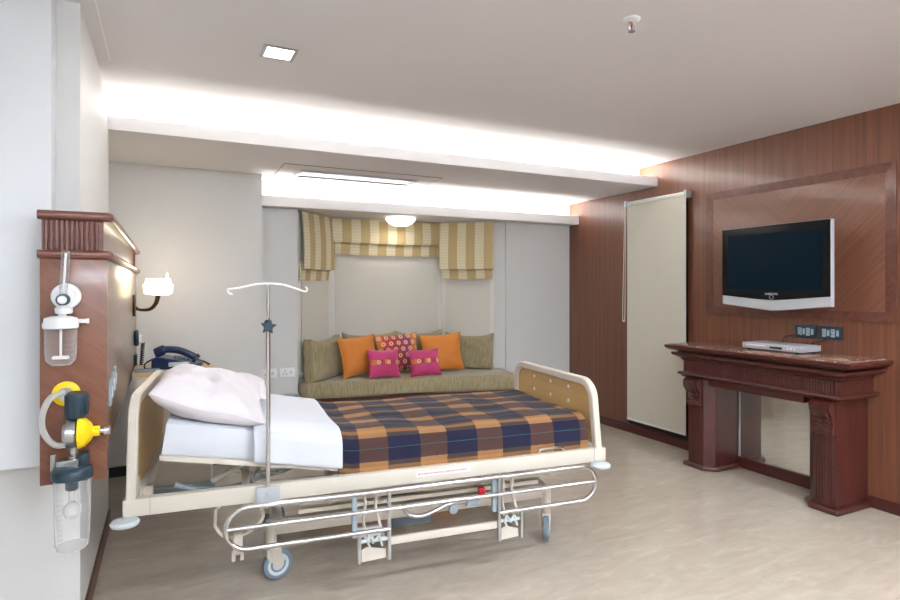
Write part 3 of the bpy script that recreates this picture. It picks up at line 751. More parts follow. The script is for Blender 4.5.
def slab_cushion(name, pts, z0, z1, r=.04, label='', cat='cushion', group=None):
    bm = new(); c = Vector((sum(p[0] for p in pts) / len(pts), sum(p[1] for p in pts) / len(pts)))
    # rounded vertical profile by stacking inset outlines
    prof = [(r * .9, z0), (r * .25, z0 + r * .35), (0, z0 + r), (0, z1 - r), (r * .25, z1 - r * .35), (r * .9, z1)]
    rows = []
    dens = []
    for i in range(len(pts)):
        a, b = Vector(pts[i]), Vector(pts[(i + 1) % len(pts)]); k = max(2, int((b - a).length / .06))
        dens += [a.lerp(b, j / k) for j in range(k)]
    for o, z in prof:
        row = []
        for p in dens:
            d = (p - c); q = c + d * (1 - o / max(.25, d.length)) if o else p
            row.append(bm.verts.new((q.x, q.y, z + .005 * noise.noise(Vector((q.x * 3, q.y * 3, z * 3))))))
        rows.append(row)
    n = len(dens)
    for a, b in zip(rows, rows[1:]):
        for i in range(n): bm.faces.new((a[i], a[(i + 1) % n], b[(i + 1) % n], b[i]))
    bm.faces.new(list(reversed(rows[0]))); f = bm.faces.new(rows[-1])
    bmesh.ops.triangulate(bm, faces=[f])
    o = link(name, bm, 'sofa'); tag(o, label, cat, group); return o
slab_cushion('seat_cushion', [(1.065, 5.19), (1.11, 5.125), (3.055, 4.755), (3.16, 5.17), (3.085, 5.25), (2.66, 5.64), (1.46, 5.64), (1.06, 5.235)], .42, .567, label='long olive ribbed seat cushion lying on the window bench', cat='seat cushion')

def back_cushion(x, y, rz, w, h, t, label, lean=-.12, seed=0, corner=.036):
    bm = new(); n = 18; g = {}
    for side in (1, -1):
        for i in range(n + 1):
            for j in range(n + 1):
                u = -1 + 2 * i / n; v = -1 + 2 * j / n; e = i in (0, n) or j in (0, n)
                X = u * w / 2 * (1 - .02 * (1 - v * v)); Z = v * h / 2
                if v > 0: Z += v * corner * (abs(u) ** 3 - .3)
                f = max(0, (1 - abs(u) ** 7) * (1 - abs(v) ** 7)) ** .5
                Y = side * (t * .22 + t * .28 * f)
                if not e: Y += side * .012 * noise.noise(Vector((u * 2 + seed, v * 2, 0)))
                g[(side, i, j)] = bm.verts.new((X, Y, Z + h / 2))
    for side in (1, -1):
        for i in range(n):
            for j in range(n):
                q = [g[(side, i, j)], g[(side, i + 1, j)], g[(side, i + 1, j + 1)], g[(side, i, j + 1)]]
                bm.faces.new(q if side == -1 else q[::-1])
    per = [(i, 0) for i in range(n)] + [(n, j) for j in range(n)] + [(i, n) for i in range(n, 0, -1)] + [(0, j) for j in range(n, 0, -1)]
    for k in range(len(per)):
        a, b = per[k], per[(k + 1) % len(per)]
        bm.faces.new((g[(1,) + a], g[(1,) + b], g[(-1,) + b], g[(-1,) + a]))
    es = [e for e in bm.edges if e.calc_face_angle(0) > .9]
    bmesh.ops.bevel(bm, geom=es, offset=.014, segments=3, affect='EDGES')
    o = link('back_cushion', bm, 'sofa', None, (x, y, .562), (lean, 0, rz)); tag(o, label, 'cushion', 'olive back cushions round the bay'); return o
back_cushion(1.33, 5.335, math.radians(46), .56, .36, .17, 'olive back cushion standing along the left side of the bay', lean=-.06, seed=1)
back_cushion(1.83, 5.55, 0, .56, .375, .12, 'olive back cushion against centre window, behind left orange and ringed cushions', seed=2, lean=-.05)
back_cushion(2.365, 5.55, 0, .52, .375, .12, 'olive back cushion against centre window, behind right orange cushion', seed=3, lean=-.05)
back_cushion(2.83, 5.33, math.radians(-42), .50, .35, .17, 'olive back cushion standing along the right side of the bay', lean=-.05, seed=4)

def throw(name, x, y, z, w, h, t, rz, lean, roll, mat, label, cat='throw pillow', group=None, seed=0):
    bm = pillow_bm(w, h, t, 20, .10, 2.4, .008, seed)
    o = link(name, bm, mat, None, (x, y, z + h / 2 * math.cos(lean) * .97 + abs(roll) * w * .35), (lean, roll, rz)); tag(o, label, cat, group); return o
ZS = .572
throw('throw_pillow', 1.63, 5.27, ZS, .40, .38, .14, math.radians(12), -.22, -.08, 'orange', 'plain orange throw pillow at the left, leaning by the left back cushion', group='orange throw pillows', seed=1)
throw('throw_pillow', 2.46, 5.20, ZS, .42, .38, .14, math.radians(-14), -.22, -.07, 'orange', 'plain orange throw pillow at the right, leaning behind the pink one', group='orange throw pillows', seed=5)
throw('patterned_pillow', 2.05, 5.34, ZS, .44, .385, .12, math.radians(-2), -.26, -.06, 'multi', 'red and orange pillow patterned with pale rings, centre of the bench', seed=8)
throw('small_pillow', 1.81, 5.09, ZS, .32, .27, .12, math.radians(4), -.30, .03, 'pink', 'small pink pillow with ringed band, left one of the pair', group='small pink banded pillows', seed=3)
throw('small_pillow', 2.20, 5.04, ZS, .31, .265, .12, math.radians(-6), -.34, -.03, 'pink', 'small pink pillow with ringed band, right one of the pair', group='small pink banded pillows', seed=12)

# ------------------------------------------------------------------ bay windows, roller screens, roman blinds
def local_frame(a, b):
    a, b = Vector(a), Vector(b); d = b - a
    return a, d.length, math.atan2(d.y, d.x)
for k, (a, b) in enumerate(((bayL, bayBL), (bayBL, bayBR), (bayBR, bayR))):
    a, Lg, an = local_frame(a, b)
    bm = new(); z0, z1 = .60, 2.08
    box(bm, .03, Lg - .03, -.008, -.003, z0, z1)
    w = struct(f'window_{k + 2}', bm, 'glassdark', loc=(a.x, a.y, 0), rot=(0, 0, an))
    bm = new()
    for x0, x1 in ((.004, .052), (Lg - .052, Lg - .004)): box(bm, x0, x1, -.014, -.002, z0, z1, bev=.003)
    box(bm, .045, Lg - .045, -.014, -.002, z0, z0 + .04, bev=.003); box(bm, .045, Lg - .045, -.014, -.002, z1 - .04, z1, bev=.003)
    link('window_frame', bm, 'frame', w)
    t = thing('roller_screen', ['pale roller screen drawn down over the left bay window', 'wide pale roller screen drawn down over the centre bay window', 'pale roller screen drawn down over the right bay window'][k], 'blind', (a.x, a.y, 0), an, group='pale roller screens in the bay')
    e = .05
    bm = new(); box(bm, e, Lg - e, -.019, -.017, .66, 2.06); link('screen_fabric', bm, 'blindw', t)
    bm = new(); box(bm, e, Lg - e, -.023, -.015, .645, .665, bev=.002); link('bottom_bar', bm, 'frame', t)
    bm = new(); tube(bm, [(e, -.022, 2.06), (Lg - e, -.022, 2.06)], .013, 12); link('roller', bm, 'frame', t)
def roman_blind(a, b, ztop, zt, zb, label, zoff=0, off=.07):
    a, Lg, an = local_frame(a, b)
    t = thing('roman_blind', label, 'blind', (a.x, a.y, 0), an, group='gold and cream striped roman blinds in the bay')
    def sheet(y, z0, z1, th, bulge, sag, x0=0.0, x1=Lg):
        bm = new(); nx, nz = 24, 14; fr = []
        for s in (0, 1):
            rows = []
            for i in range(nx + 1):
                row = []
                for j in range(nz + 1):
                    f = j / nz; x = x0 + (x1 - x0) * i / nx
                    yy_ = y - (.022 * (1 - f) if not x0 else 0) - bulge * math.sin(f * PI * .9 + .1) - .004 * math.sin(x * 21 + f) * (1 - f) + (th if s else 0)
                    zz = z0 + (z1 - z0) * f - (1 - f) * sag * math.sin(PI * i / nx)
                    row.append(bm.verts.new((x, yy_, zz)))
                rows.append(row)
            fr.append(rows)
        for s in (0, 1):
            for i in range(nx):
                for j in range(nz):
                    r = fr[s]; bm.faces.new((r[i][j], r[i + 1][j], r[i + 1][j + 1], r[i][j + 1]))
        A_, B_ = fr
        for i in range(nx):
            for j in (0, nz): bm.faces.new((A_[i][j], A_[i + 1][j], B_[i + 1][j], B_[i][j]))
        for j in range(nz):
            for i in (0, nx): bm.faces.new((A_[i][j], A_[i][j + 1], B_[i][j + 1], B_[i][j]))
        return bm
    link('upper_fabric', sheet(-off - .028, zt, ztop, .004, .015, .006), 'roman', t)
    link('lower_fold', sheet(-off + .002, zb, zt + .06, .014, .008, .01, .018, Lg - .022), 'roman', t)
    bm = new(); tube(bm, [(0.01, -off - .012, zt - .004), (Lg - .01, -off - .012, zt - .004)], .005, 8); link('fold_batten', bm, 'roman', t)
    bm = new(); box(bm, 0, Lg, -off - .03, -off + .03, ztop - .004, ztop + .014); link('headrail', bm, 'steel', t)
roman_blind((1.05, 5.21), (1.43, 5.61), 2.08, 1.575, 1.475, 'narrow striped roman blind on the left side of the bay', off=.012)
roman_blind((1.45, 5.66), (2.67, 5.66), 2.08, 1.85, 1.735, 'wide short striped roman blind across centre of the bay', off=.06)
roman_blind((2.66, 5.61), (3.085, 5.225), 2.08, 1.60, 1.50, 'narrow striped roman blind on the right side of the bay', off=.06)

# ------------------------------------------------------------------ ceiling fittings
def downlight(x, y, label):
    t = thing('recessed_light', label, 'ceiling light', (x, y, H), group='square recessed ceiling lights')
    bm = new(); s = .079; i = .062
    for a in ((-s, s, -s, -i), (-s, s, i, s), (-s, -i, -i, i), (i, s, -i, i)): box(bm, *a, -.006, .0)
    link('trim_frame', bm, 'steel', t)
    bm = new(); box(bm, -i, i, -i, i, -.003, -.0005); link('diffuser', bm, 'lamp', t)
    return t
downlight(.49, 2.88, 'square steel framed recessed light glowing in the ceiling')
for (x, y) in ((1.9, 2.88 - 2.3), (.49, .58), (3.2, .58), (1.9, -1.2)):  # unseen fill lights, added so the room is evenly bright
    downlight(x, y, 'square recessed light added as unseen fill in the ceiling behind the viewer')
def area(name, x, y, z, sx, sy, e, col=(1, .95, .88), rot=(0, 0, 0)):
    l = bpy.data.lights.new(name, 'AREA'); l.shape = 'RECTANGLE'; l.size = sx; l.size_y = sy; l.energy = e; l.color = col
    o = bpy.data.objects.new(name, l); COL.objects.link(o); o.location = (x, y, z); o.rotation_euler = rot; return o
LIGHT = 1.0
area('downlight_lamp', .49, 2.88, H - .012, .12, .12, 5 * LIGHT, (1, .99, .97))
for (x, y, e) in ((1.9, .58, 34), (.49, .58, 8), (3.2, .58, 22), (1.9, -1.2, 22)):  # emitters of the added fill lights behind the viewer
    area('downlight_lamp', x, y, H - .012, .12, .12, e * LIGHT, (.90, .96, 1))
# unseen cove added at the near end, fill light for the ceiling
bm = new(); prism(bm, [(YB, 2.25), (YB + .35, 2.25), (YB + .35, 2.32), (YB + .33, 2.32), (YB + .33, 2.27), (YB, 2.27)], LX, RX, Matrix(((0, 0, 1, 0), (1, 0, 0, 0), (0, 1, 0, 0), (0, 0, 0, 1)))); struct('ceiling_fill_cove', bm, 'ceil')
area('cove_light', (LX + RX) / 2, YB + .2, 2.30, RX - LX - .1, .2, 330 * LIGHT, (.84, .92, 1), (PI, 0, 0))  # uplight of the added cove, bounces fill off the ceiling
# cove tubes
for k, (x0, x1, y, z) in enumerate(((-.28, 4.02, 4.06, 2.378), (.73, 4.02, 5.145, 2.15))):
    bm = new(); tube(bm, [(x0, y, z), (x1, y, z)], .010, 10)
    tag(link('cove_lamp', bm, 'tube'), ['long hidden lamp tube in the front ceiling cove', 'long hidden lamp tube in the rear ceiling cove over the bay'][k], 'ceiling light')
    area('cove_light', (x0 + x1) / 2, y, z + .014, x1 - x0, .02, (34, 20)[k] * LIGHT, (1, .98, .93), (PI, 0, 0))

def sprinkler(x, y, z, label, col='whitep'):
    t = thing('fire_sprinkler', label, 'sprinkler', (x, y, z))
    bm = new(); lathe(bm, [(.036, 0), (.034, -.006), (.024, -.010), (.012, -.012), (0, -.012)], 24); link('escutcheon', bm, col, t)
    bm = new()
    for a in (-1, 1): tube(bm, smooth_path([(.008 * a, 0, -.01), (.016 * a, 0, -.025), (.014 * a, 0, -.04), (.004 * a, 0, -.05)], 5), .003, 6)
    link('frame_arms', bm, 'steel', t)
    bm = new(); tube(bm, [(0, 0, -.012), (0, 0, -.047)], .0025, 6); link('bulb', bm, 'red', t)
    bm = new(); lathe(bm, [(0, -.050), (.014, -.051), (.014, -.054), (0, -.054)], 16); link('deflector', bm, 'rubber', t)
sprinkler(1.768, 1.864, H, 'small fire sprinkler head on the main ceiling')
t = thing('smoke_sensor', 'tiny white sensor head on soffit in front of rear cove', 'sensor', (1.45, 4.97, 2.333))
bm = new(); lathe(bm, [(.022, 0), (.022, -.006), (.014, -.01), (.012, -.03), (.016, -.034), (0, -.036)], 16); link('head', bm, 'whitep', t)
# AC cassette in the soffit
ac = thing('air_conditioner_grille', 'flush white ceiling air grille with access panel in the soffit', 'air vent', (1.45, 4.72, 2.333))
pbox('access_panel', 'ceil', ac, -.65, .65, -.28, .26, -.003, 0)
bm = new()
for a in ((-.652, .652, -.284, -.28), (-.652, .652, .26, .264), (-.654, -.65, -.284, .264), (.65, .654, -.284, .264)): box(bm, *a, -.004, -.0005)
link('panel_gap', bm, 'line', ac)
bm = new()
for a in ((-.50, .50, -.10, -.085), (-.50, .50, .125, .14), (-.50, -.48, -.085, .125), (.48, .50, -.085, .125)): box(bm, *a, -.018, -.003, bev=.002)
link('grille_frame', bm, 'silver', ac)
bm = new()
for k in range(9): box(bm, -.48, .48, -.083 + k * .023, -.071 + k * .023, -.008, -.0035)
link('louvres', bm, 'steel', ac)
# dome lamp
dl = thing('dome_ceiling_lamp', 'lit white glass dome lamp on the bay ceiling above the bench', 'ceiling light', (2.07, 5.33, 2.11))
bm = new(); lathe(bm, [(.06, 0), (.06, -.02), (.03, -.03), (.03, -.04)], 24); link('mount', bm, 'steel', dl)
bm = new(); lathe(bm, [(.148, -.028), (.15, -.032), (.138, -.055), (.11, -.082), (.07, -.1), (0, -.108)], 36); link('glass_bowl', bm, 'dome', dl)
area('dome_light', 2.07, 5.33, 1.985, .22, .22, 1.2 * LIGHT, (1, .93, .8))
pl = bpy.data.lights.new('sconce_light', 'POINT'); pl.energy = 3.5 * LIGHT; pl.color = (1, .85, .62); pl.shadow_soft_size = .05
o = bpy.data.objects.new('sconce_light', pl); COL.objects.link(o); o.location = (UX + .15, 4.42, 1.53)

# ------------------------------------------------------------------ bed
BO = Vector((-.158, 2.663, 0)); BA = math.radians(-6.2); BW = .95; BL = 2.284
bed = thing('hospital_bed', 'cream metal adjustable hospital bed on castors with wood end boards', 'bed', BO, BA)
zf0, zf1 = .476, .548
bm = new()
box(bm, .0, BL, 0, .045, zf0, zf1, bev=.008); link('side_frame', bm, 'cream', bed)
bm = new(); box(bm, .0, BL, BW - .045, BW, zf0, zf1, bev=.008); link('side_frame', bm, 'cream', bed)
bm = new(); box(bm, .01, .06, .045, BW - .045, zf0 + .01, zf1 - .005, bev=.006); link('end_frame', bm, 'cream', bed)
bm = new(); box(bm, BL - .06, BL - .01, .045, BW - .045, zf0 + .01, zf1 - .005, bev=.006); link('end_frame', bm, 'cream', bed)
bm = new()
for x in (.099, BL - .075):
    box(bm, x, x + .002, -.001, .01, zf0 + .004, zf1 + .001)
link('joint_seams', bm, 'greyp', bed)
bm = new(); box(bm, .045, .085, .19, .23, zf0 + .02, zf1 - .01); box(bm, .05, .14, .06, .075, zf1 - .03, zf1 - .022)
for x in (.45, .9, 1.35, 1.8): box(bm, x, x + .035, .045, BW - .045, zf0 + .01, zf0 + .045)
link('cross_members', bm, 'cream', bed)
def end_board(name, x, zt, zc, inner_sign):
    """rounded cream hoop with wood infill, plane across the bed at x"""
    r = .10; z0 = zf1 - .005
    pts = [(x, .022, z0)]
    lean = .02 * inner_sign
    for k in range(9):
        a = PI - k * PI / 16; pts.append((x + lean, .022 + r + r * math.cos(a), zt - r + r * math.sin(a)))
    for k in range(9):
        a = PI / 2 - k * PI / 16; pts.append((x + lean, BW - .022 - r + r * math.cos(a), zt - r + r * math.sin(a)))
    pts.append((x, BW - .022, z0))
    b = new(); n = len(pts); prev = None; rings_ = []
    for i, p in enumerate(pts):
        P = Vector(p); d = (Vector(pts[min(i + 1, n - 1)]) - Vector(pts[max(i - 1, 0)])).normalized(); s = Vector((1, 0, 0)); u = d.cross(s).normalized()
        q = []
        for (a_, b_) in ((-.019, -.015), (-.014, -.02), (.014, -.02), (.019, -.015), (.019, .015), (.014, .02), (-.014, .02), (-.019, .015)):
            q.append(b.verts.new(P + s * a_ + u * b_))
        rings_.append(q)
    for A_, B_ in zip(rings_, rings_[1:]):
        for k in range(8): b.faces.new((A_[k], A_[(k + 1) % 8], B_[(k + 1) % 8], B_[k]))
    b.faces.new(rings_[0]); b.faces.new(list(reversed(rings_[-1])))
    hd = link(name, b, 'cream', bed)
    b = new(); o = [(p[1], p[2]) for p in pts[1:-1]]
    o = [(.04, z0 + .03)] + [(.022 + (y - .022) * .985 + .007, z - .01) for y, z in o] + [(BW - .04, z0 + .03)]
    va = [b.verts.new((x + lean * .5 - .011, y, z)) for y, z in o]; vb = [b.verts.new((x + lean * .5 + .011, y, z)) for y, z in o]
    b.faces.new(va); b.faces.new(list(reversed(vb)))
    for i in range(len(o)): b.faces.new((va[i], va[(i + 1) % len(o)], vb[(i + 1) % len(o)], vb[i]))
    link('wood_infill', b, 'bedwood', hd)
    return hd
hb = end_board('headboard', .03, .94, .02, .3)
fb = end_board('footboard', BL - .042, .892, .02, -1.1)
for yy_ in (.27, .475, .68):
    for zz in (.755, .835):
        bm = new(); lathe(bm, [(.011, 0), (.010, .003), (0, .004)], 12, T(BL - .042 - .0235, yy_, zz, ry=-PI / 2)); link('screw', bm, 'whitep', fb)
bm = new(); box(bm, .02, .05, .05, .09, zf1 - .01, .62); link('headboard_post', bm, 'cream', bed)
bm = new(); box(bm, .02, .05, BW - .09, BW - .05, zf1 - .01, .62); link('headboard_post', bm, 'cream', bed)
for (x, y) in ((.012, -.012), (.012, BW + .012), (BL - .045, -.012), (BL - .045, BW + .012)):
    bm = new(); lathe(bm, [(.02, .0), (.046, -.003), (.054, -.012), (.05, -.022), (.03, -.028), (0, -.028)], 28, T(x, y, zf0)); link('corner_bumper', bm, 'lightp', bed)
# mattress deck
bm = new()
hp = Vector((.93, .572))
def deckz(x): return .572 + max(0, .93 - x) * .165
d = [(x, deckz(x)) for x in (.13, .5, .93, 2.19)]
a = []
for off in (0, -.02):
    for y in (.04, BW - .04): a.append([bm.verts.new((x, y, z + off)) for x, z in d])
t0, t1, b0, b1 = a
for i in range(3):
    bm.faces.new((t0[i], t0[i + 1], t1[i + 1], t1[i])); bm.faces.new((b0[i], b1[i], b1[i + 1], b0[i + 1]))
    bm.faces.new((t0[i], b0[i], b0[i + 1], t0[i + 1])); bm.faces.new((t1[i], t1[i + 1], b1[i + 1], b1[i]))
bm.faces.new((t0[0], t1[0], b1[0], b0[0])); bm.faces.new((t0[3], b0[3], b1[3], t1[3]))
link('mattress_deck', bm, 'cream', bed)
for yv in (.3, .65):
    bm = new(); tube(bm, [(.32, yv, zf0 + .02), (.55, yv, .61)], .012); link('deck_strut', bm, 'cream', bed)
for xv in (.93, 1.5, 2.1):
    bm = new(); box(bm, xv, xv + .03, .06, BW - .06, .50, .56); link('deck_support', bm, 'cream', bed)
# frame bail handle near the foot
bm = new(); tube(bm, smooth_path([(1.895, .02, zf1 - .01), (1.89, .015, .562), (1.91, .013, .572), (2.0, .013, .572), (2.03, .015, .562), (2.03, .02, zf1 - .01)], 5), .006, 8); link('retainer_handle', bm, 'chrome', bed)
# sticker
st = pbox('sticker', 'sticker', bed, 1.225, 1.505, -.0012, .0005, .505, .532)
bm = new(); xx = 1.235
while xx < 1.485:
    wdt = random.choice((.006, .009, .013, .018)); box(bm, xx, min(1.495, xx + wdt), -.0018, -.001, .5155, .5225); xx += wdt + .004
link('printed_line', bm, 'stickerink', st)
# chassis
bm = new()
box(bm, .60, 2.075, .245, .285, .225, .295, bev=.006); box(bm, .60, 2.075, .825, .865, .225, .295, bev=.006); box(bm, .60, .64, .285, .825, .225, .295, bev=.006); box(bm, 2.035, 2.075, .285, .825, .225, .295, bev=.006)
link('chassis', bm, 'cream', bed)
bm = new()
for s_, yv in ((1, .33), (1, .78)):
    for x0 in (.85, 1.6):
        tube(bm, [(x0, yv, .25), (x0 + .16, yv, .38), (x0 + .05, yv, zf0 + .02)], .022, 8)
tube(bm, [(.9, .555, .26), (1.6, .555, .30)], .035, 14); box(bm, 1.02, 1.3, .45, .65, .29, .40, bev=.01)
link('lift_mechanism', bm, 'cream', bed)
bm = new(); box(bm, 1.20, 1.42, .36, .62, .13, .26, bev=.012); link('motor_housing', bm, 'rubber', bed)
bm = new(); box(bm, 1.02, 1.17, .238, .27, .155, .20, bev=.004); lathe(bm, [(.026, 0), (.026, .03), (0, .03)], 18, T(1.10, .262, .162, rx=PI / 2)); 
for v in bm.verts: v.co.x += -.05
link('brake_linkage', bm, 'lightp', bed)
# hook-like hose and far loop
bm = new(); tube(bm, smooth_path([(.345, .10, .43), (.42, .10, .49), (.52, .10, .43), (.54, .10, .37), (.47, .10, .31), (.38, .10, .31), (.335, .10, .37)], 6)[:-1], .007, 8, closed=True); link('cable_hoop', bm, 'creambox', bed)
bm = new(); box(bm, .415, .455, .085, .105, .225, .32, bev=.006); box(bm, .41, .425, .085, .105, .20, .24); box(bm, .445, .46, .085, .105, .20, .24); link('hanging_clip', bm, 'cream', bed)
bm = new(); tube(bm, smooth_path([(.16, .3, .50), (.26, .32, .46), (.40, .3, .46), (.62, .33, .50)], 6), .012, 8); link('cable_duct', bm, 'greyp', bed)
bm = new(); tube(bm, smooth_path([(.52, .2, .60), (.54, .18, .55), (.63, .18, .54), (.72, .2, .57), (.78, .22, .54)], 6), .006, 8); tube(bm, smooth_path([(.55, .25, .58), (.5, .2, .52), (.56, .16, .44), (.62, .2, .36)], 6), .006, 8); link('cables', bm, 'greycable', bed)
# castors
def castor(x, y, ang, far=False):
    c = bpy.data.objects.new('castor', None); COL.objects.link(c); c.parent = bed; c.location = (x, y, 0); c.rotation_euler = (0, 0, ang)
    bm = new(); lathe(bm, [(.026, .10), (.026, .285), (.02, .292), (0, .292)], 18); link('stem', bm, 'cream', c)
    R = .072
    bm = new(); lathe(bm, [(.045, -.013), (.062, -.016), (.070, -.012), (R, 0), (.070, .012), (.062, .016), (.045, .013)], 32, T(.03, 0, R, rx=PI / 2))
    w = link('tyre', bm, 'rubber', c)
    bm = new(); lathe(bm, [(0, -.018), (.02, -.018), (.03, -.012), (.052, -.015), (.052, .015), (.03, .012), (.02, .018), (0, .018)], 28, T(.03, 0, R, rx=PI / 2)); link('hub', bm, 'lightp', w)
    bm = new()
    for s in (-1, 1): prism(bm, [(-.028, .12), (.035, .13), (.062, .10), (.045, .062), (.02, .062)], s * .02 - .003, s * .02 + .003, Matrix.Rotation(PI / 2, 4, 'X'))
    box(bm, -.028, .045, -.023, .023, .118, .15, bev=.006); link('fork', bm, 'cream', c)
castor(.585, .275, math.radians(18)); castor(.607, .845, math.radians(40)); castor(2.06, .245, math.radians(238)); castor(2.03, .845, math.radians(-30))
# side rail, folded down on the near side
def side_rail(y, sgn):
    t = bpy.data.objects.new('side_rail', None); COL.objects.link(t); t.parent = bed; t.location = (0, y, 0)
    zt, zm, zb = .482, .397, .307; x0, x1 = .475, 2.09; R = (zt - zb) / 2; zc = (zt + zb) / 2
    posts = ((.945, 1.082), (1.63, 1.75))
    b = new()
    L_ = [(x0 + (posts[0][1] - x0), 0, zb), (x0, 0, zb)] + [(x0 - R * math.sin(k * PI / 14), 0, zc - R * math.cos(k * PI / 14)) for k in range(1, 14)] + [(x0, 0, zt)]
    Rr = [(x1, 0, zt)] + [(x1 + R * math.sin(k * PI / 14), 0, zc + R * math.cos(k * PI / 14)) for k in range(1, 14)] + [(x1, 0, zb), (posts[1][0], 0, zb)]
    tube(b, L_ + Rr, .0108, 12)
    link('outer_tube', b, 'chrome', t)
    b = new(); tube(b, [(x0 - R + .004, 0, zm), (x1 + R - .004, 0, zm)], .0095, 12); link('middle_tube', b, 'chrome', t)
    for p0, p1 in posts:
        for px, top in ((p0, zb if p0 > 1.2 or True else zt), (p1, zt)):
            b = new(); hi = zt if (px == 1.082 or px == 1.63) else zb + .01
            box(b, px - .0075, px + .0075, -.006, .012, .168, hi, bev=.002); link('post', b, 'steel', t)
        b = new(); xm = (p0 + p1) / 2
        # pressed bracket with hooked linkage
        vv = [(p0 + .012, .17), (p1 - .012, .176), (p1 - .016, .215), (p0 + .035, .235), (p0 + .012, .225)]
        prism(b, vv, -.012, -.008, Matrix.Rotation(PI / 2, 4, 'X'))
        link('bracket_plate', b, 'cream', t)
        b = new(); tube(b, [(p0, .01, .262), (p1, .01, .262)], .009, 10)
        tube(b, smooth_path([(xm - .02, .0, .235), (xm - .03, -.002, .26), (xm - .02, 0, .285), (xm, .0, .262), (xm + .02, 0, .285), (xm + .028, 0, .26), (xm + .035, 0, .235)], 5), .005, 7)
        link('hinge_link', b, 'lightp', t)
        b = new(); P = smooth_path([(p0 + .025, .02, .47), (p0 + .03, .02, .42), (p0 + .02, .018, .36), (p0 + .035, .015, .30), (p0 + .065, .012, .25)], 6)
        tube(b, P, .016, 8, flat=.4); P = smooth_path([(p0 + .085, .03, .47), (p0 + .08, .03, .40), (p0 + .095, .028, .34), (p0 + .115, .02, .27)], 6); tube(b, P, .011, 8, flat=.6)
        link('swing_arm', b, 'cream', t)
        b = new(); box(b, p0 - .03, p0 - .008, .01, .035, .31, zf0 + .01, bev=.002); link('slide_channel', b, 'greyp', t)
    b = new(); box(b, posts[0][1], posts[1][0], .008, .026, .228, .262, bev=.004); link('tie_bar', b, 'cream', t)
    return t
side_rail(-.06, 1)
fr = side_rail(BW + .06, -1); fr.scale = (1, -1, 1) if False else (1, 1, 1)
# foot pedal
bm = new(); tube(bm, smooth_path([(1.17, .06, .36), (1.20, .02, .325), (1.27, .01, .318), (1.38, .02, .345), (1.46, .03, .352), (1.50, .03, .345)], 6), .011, 10); link('crank_lever', bm, 'chrome', bed)
bm = new(); box(bm, 1.49, 1.56, .012, .05, .325, .362, bev=.008); link('crank_grip', bm, 'greyp', bed)
bm = new(); lathe(bm, [(.022, 0), (.022, .02), (0, .02)], 16, T(1.42, .03, .325, rx=PI / 2)); link('crank_pivot', bm, 'greyp', bed)
bm = new(); box(bm, 1.59, 1.62, .09, .12, .345, .38, bev=.002); link('release_tab', bm, 'red', bed)
bm = new(); box(bm, .70, 2.0, .10, .13, .40, .425, bev=.003); box(bm, .70, 1.95, .14, .165, .35, .37); link('inner_rail', bm, 'creambox', bed)

def bedw(p):
    c, s = math.cos(BA), math.sin(BA); return (BO.x + c * p[0] - s * p[1], BO.y + s * p[0] + c * p[1], p[2])

# mattress with sheet
def topz(x):
    if x < .93: return .704 + (.93 - x) * .172
    return .704
def loft(profile_fn, xs, ys_n, name, mat, label, cat, uvs=False):
    pass
bm = new()
xs = [.135 + i * (2.185 - .135) / 60 for i in range(61)]
sec = []
r = .03; y0, y1 = .055, BW - .055
for x in xs:
    zb = deckz(x) + .001; zt = topz(x) ; ring = []
    sh = .0
    ox_ = .165 * (0)
    prof = [(y0 + .01, zb), (y0 + .002, zb + .02), (y0, (zb + zt) / 2), (y0 + .004, zt - r), (y0 + .012, zt - .01), (y0 + .035, zt)]
    prof += [(y0 + .035 + (y1 - y0 - .07) * k / 16, zt + .003 * noise.noise(Vector((x * 4, k * .5, 0)))) for k in range(1, 16)]
    prof += [(y1 - .035, zt), (y1 - .012, zt - .01), (y1 - .004, zt - r), (y1, (zb + zt) / 2), (y1 - .002, zb + .02), (y1 - .01, zb)]
    for (y, z) in prof:
        tilt = -.0 if x > .93 else (z - zb) * .16
        ring.append(bm.verts.new((x + (tilt if x < .9 else 0) * (1 if x < .5 else (.9 - x) / .4), y + .003 * noise.noise(Vector((x * 5, y * 3, z * 9))), z)))
    sec.append(ring)
for a, b in zip(sec, sec[1:]):
    for i in range(len(a) - 1): bm.faces.new((a[i], a[i + 1], b[i + 1], b[i]))
    bm.faces.new((a[-1], a[0], b[0], b[-1]))
bm.faces.new(sec[0]); bm.faces.new(list(reversed(sec[-1])))
tag(link('mattress', bm, 'sheet', None, BO, (0, 0, BA)), 'mattress covered in a fitted white sheet, raised at the head end', 'mattress')

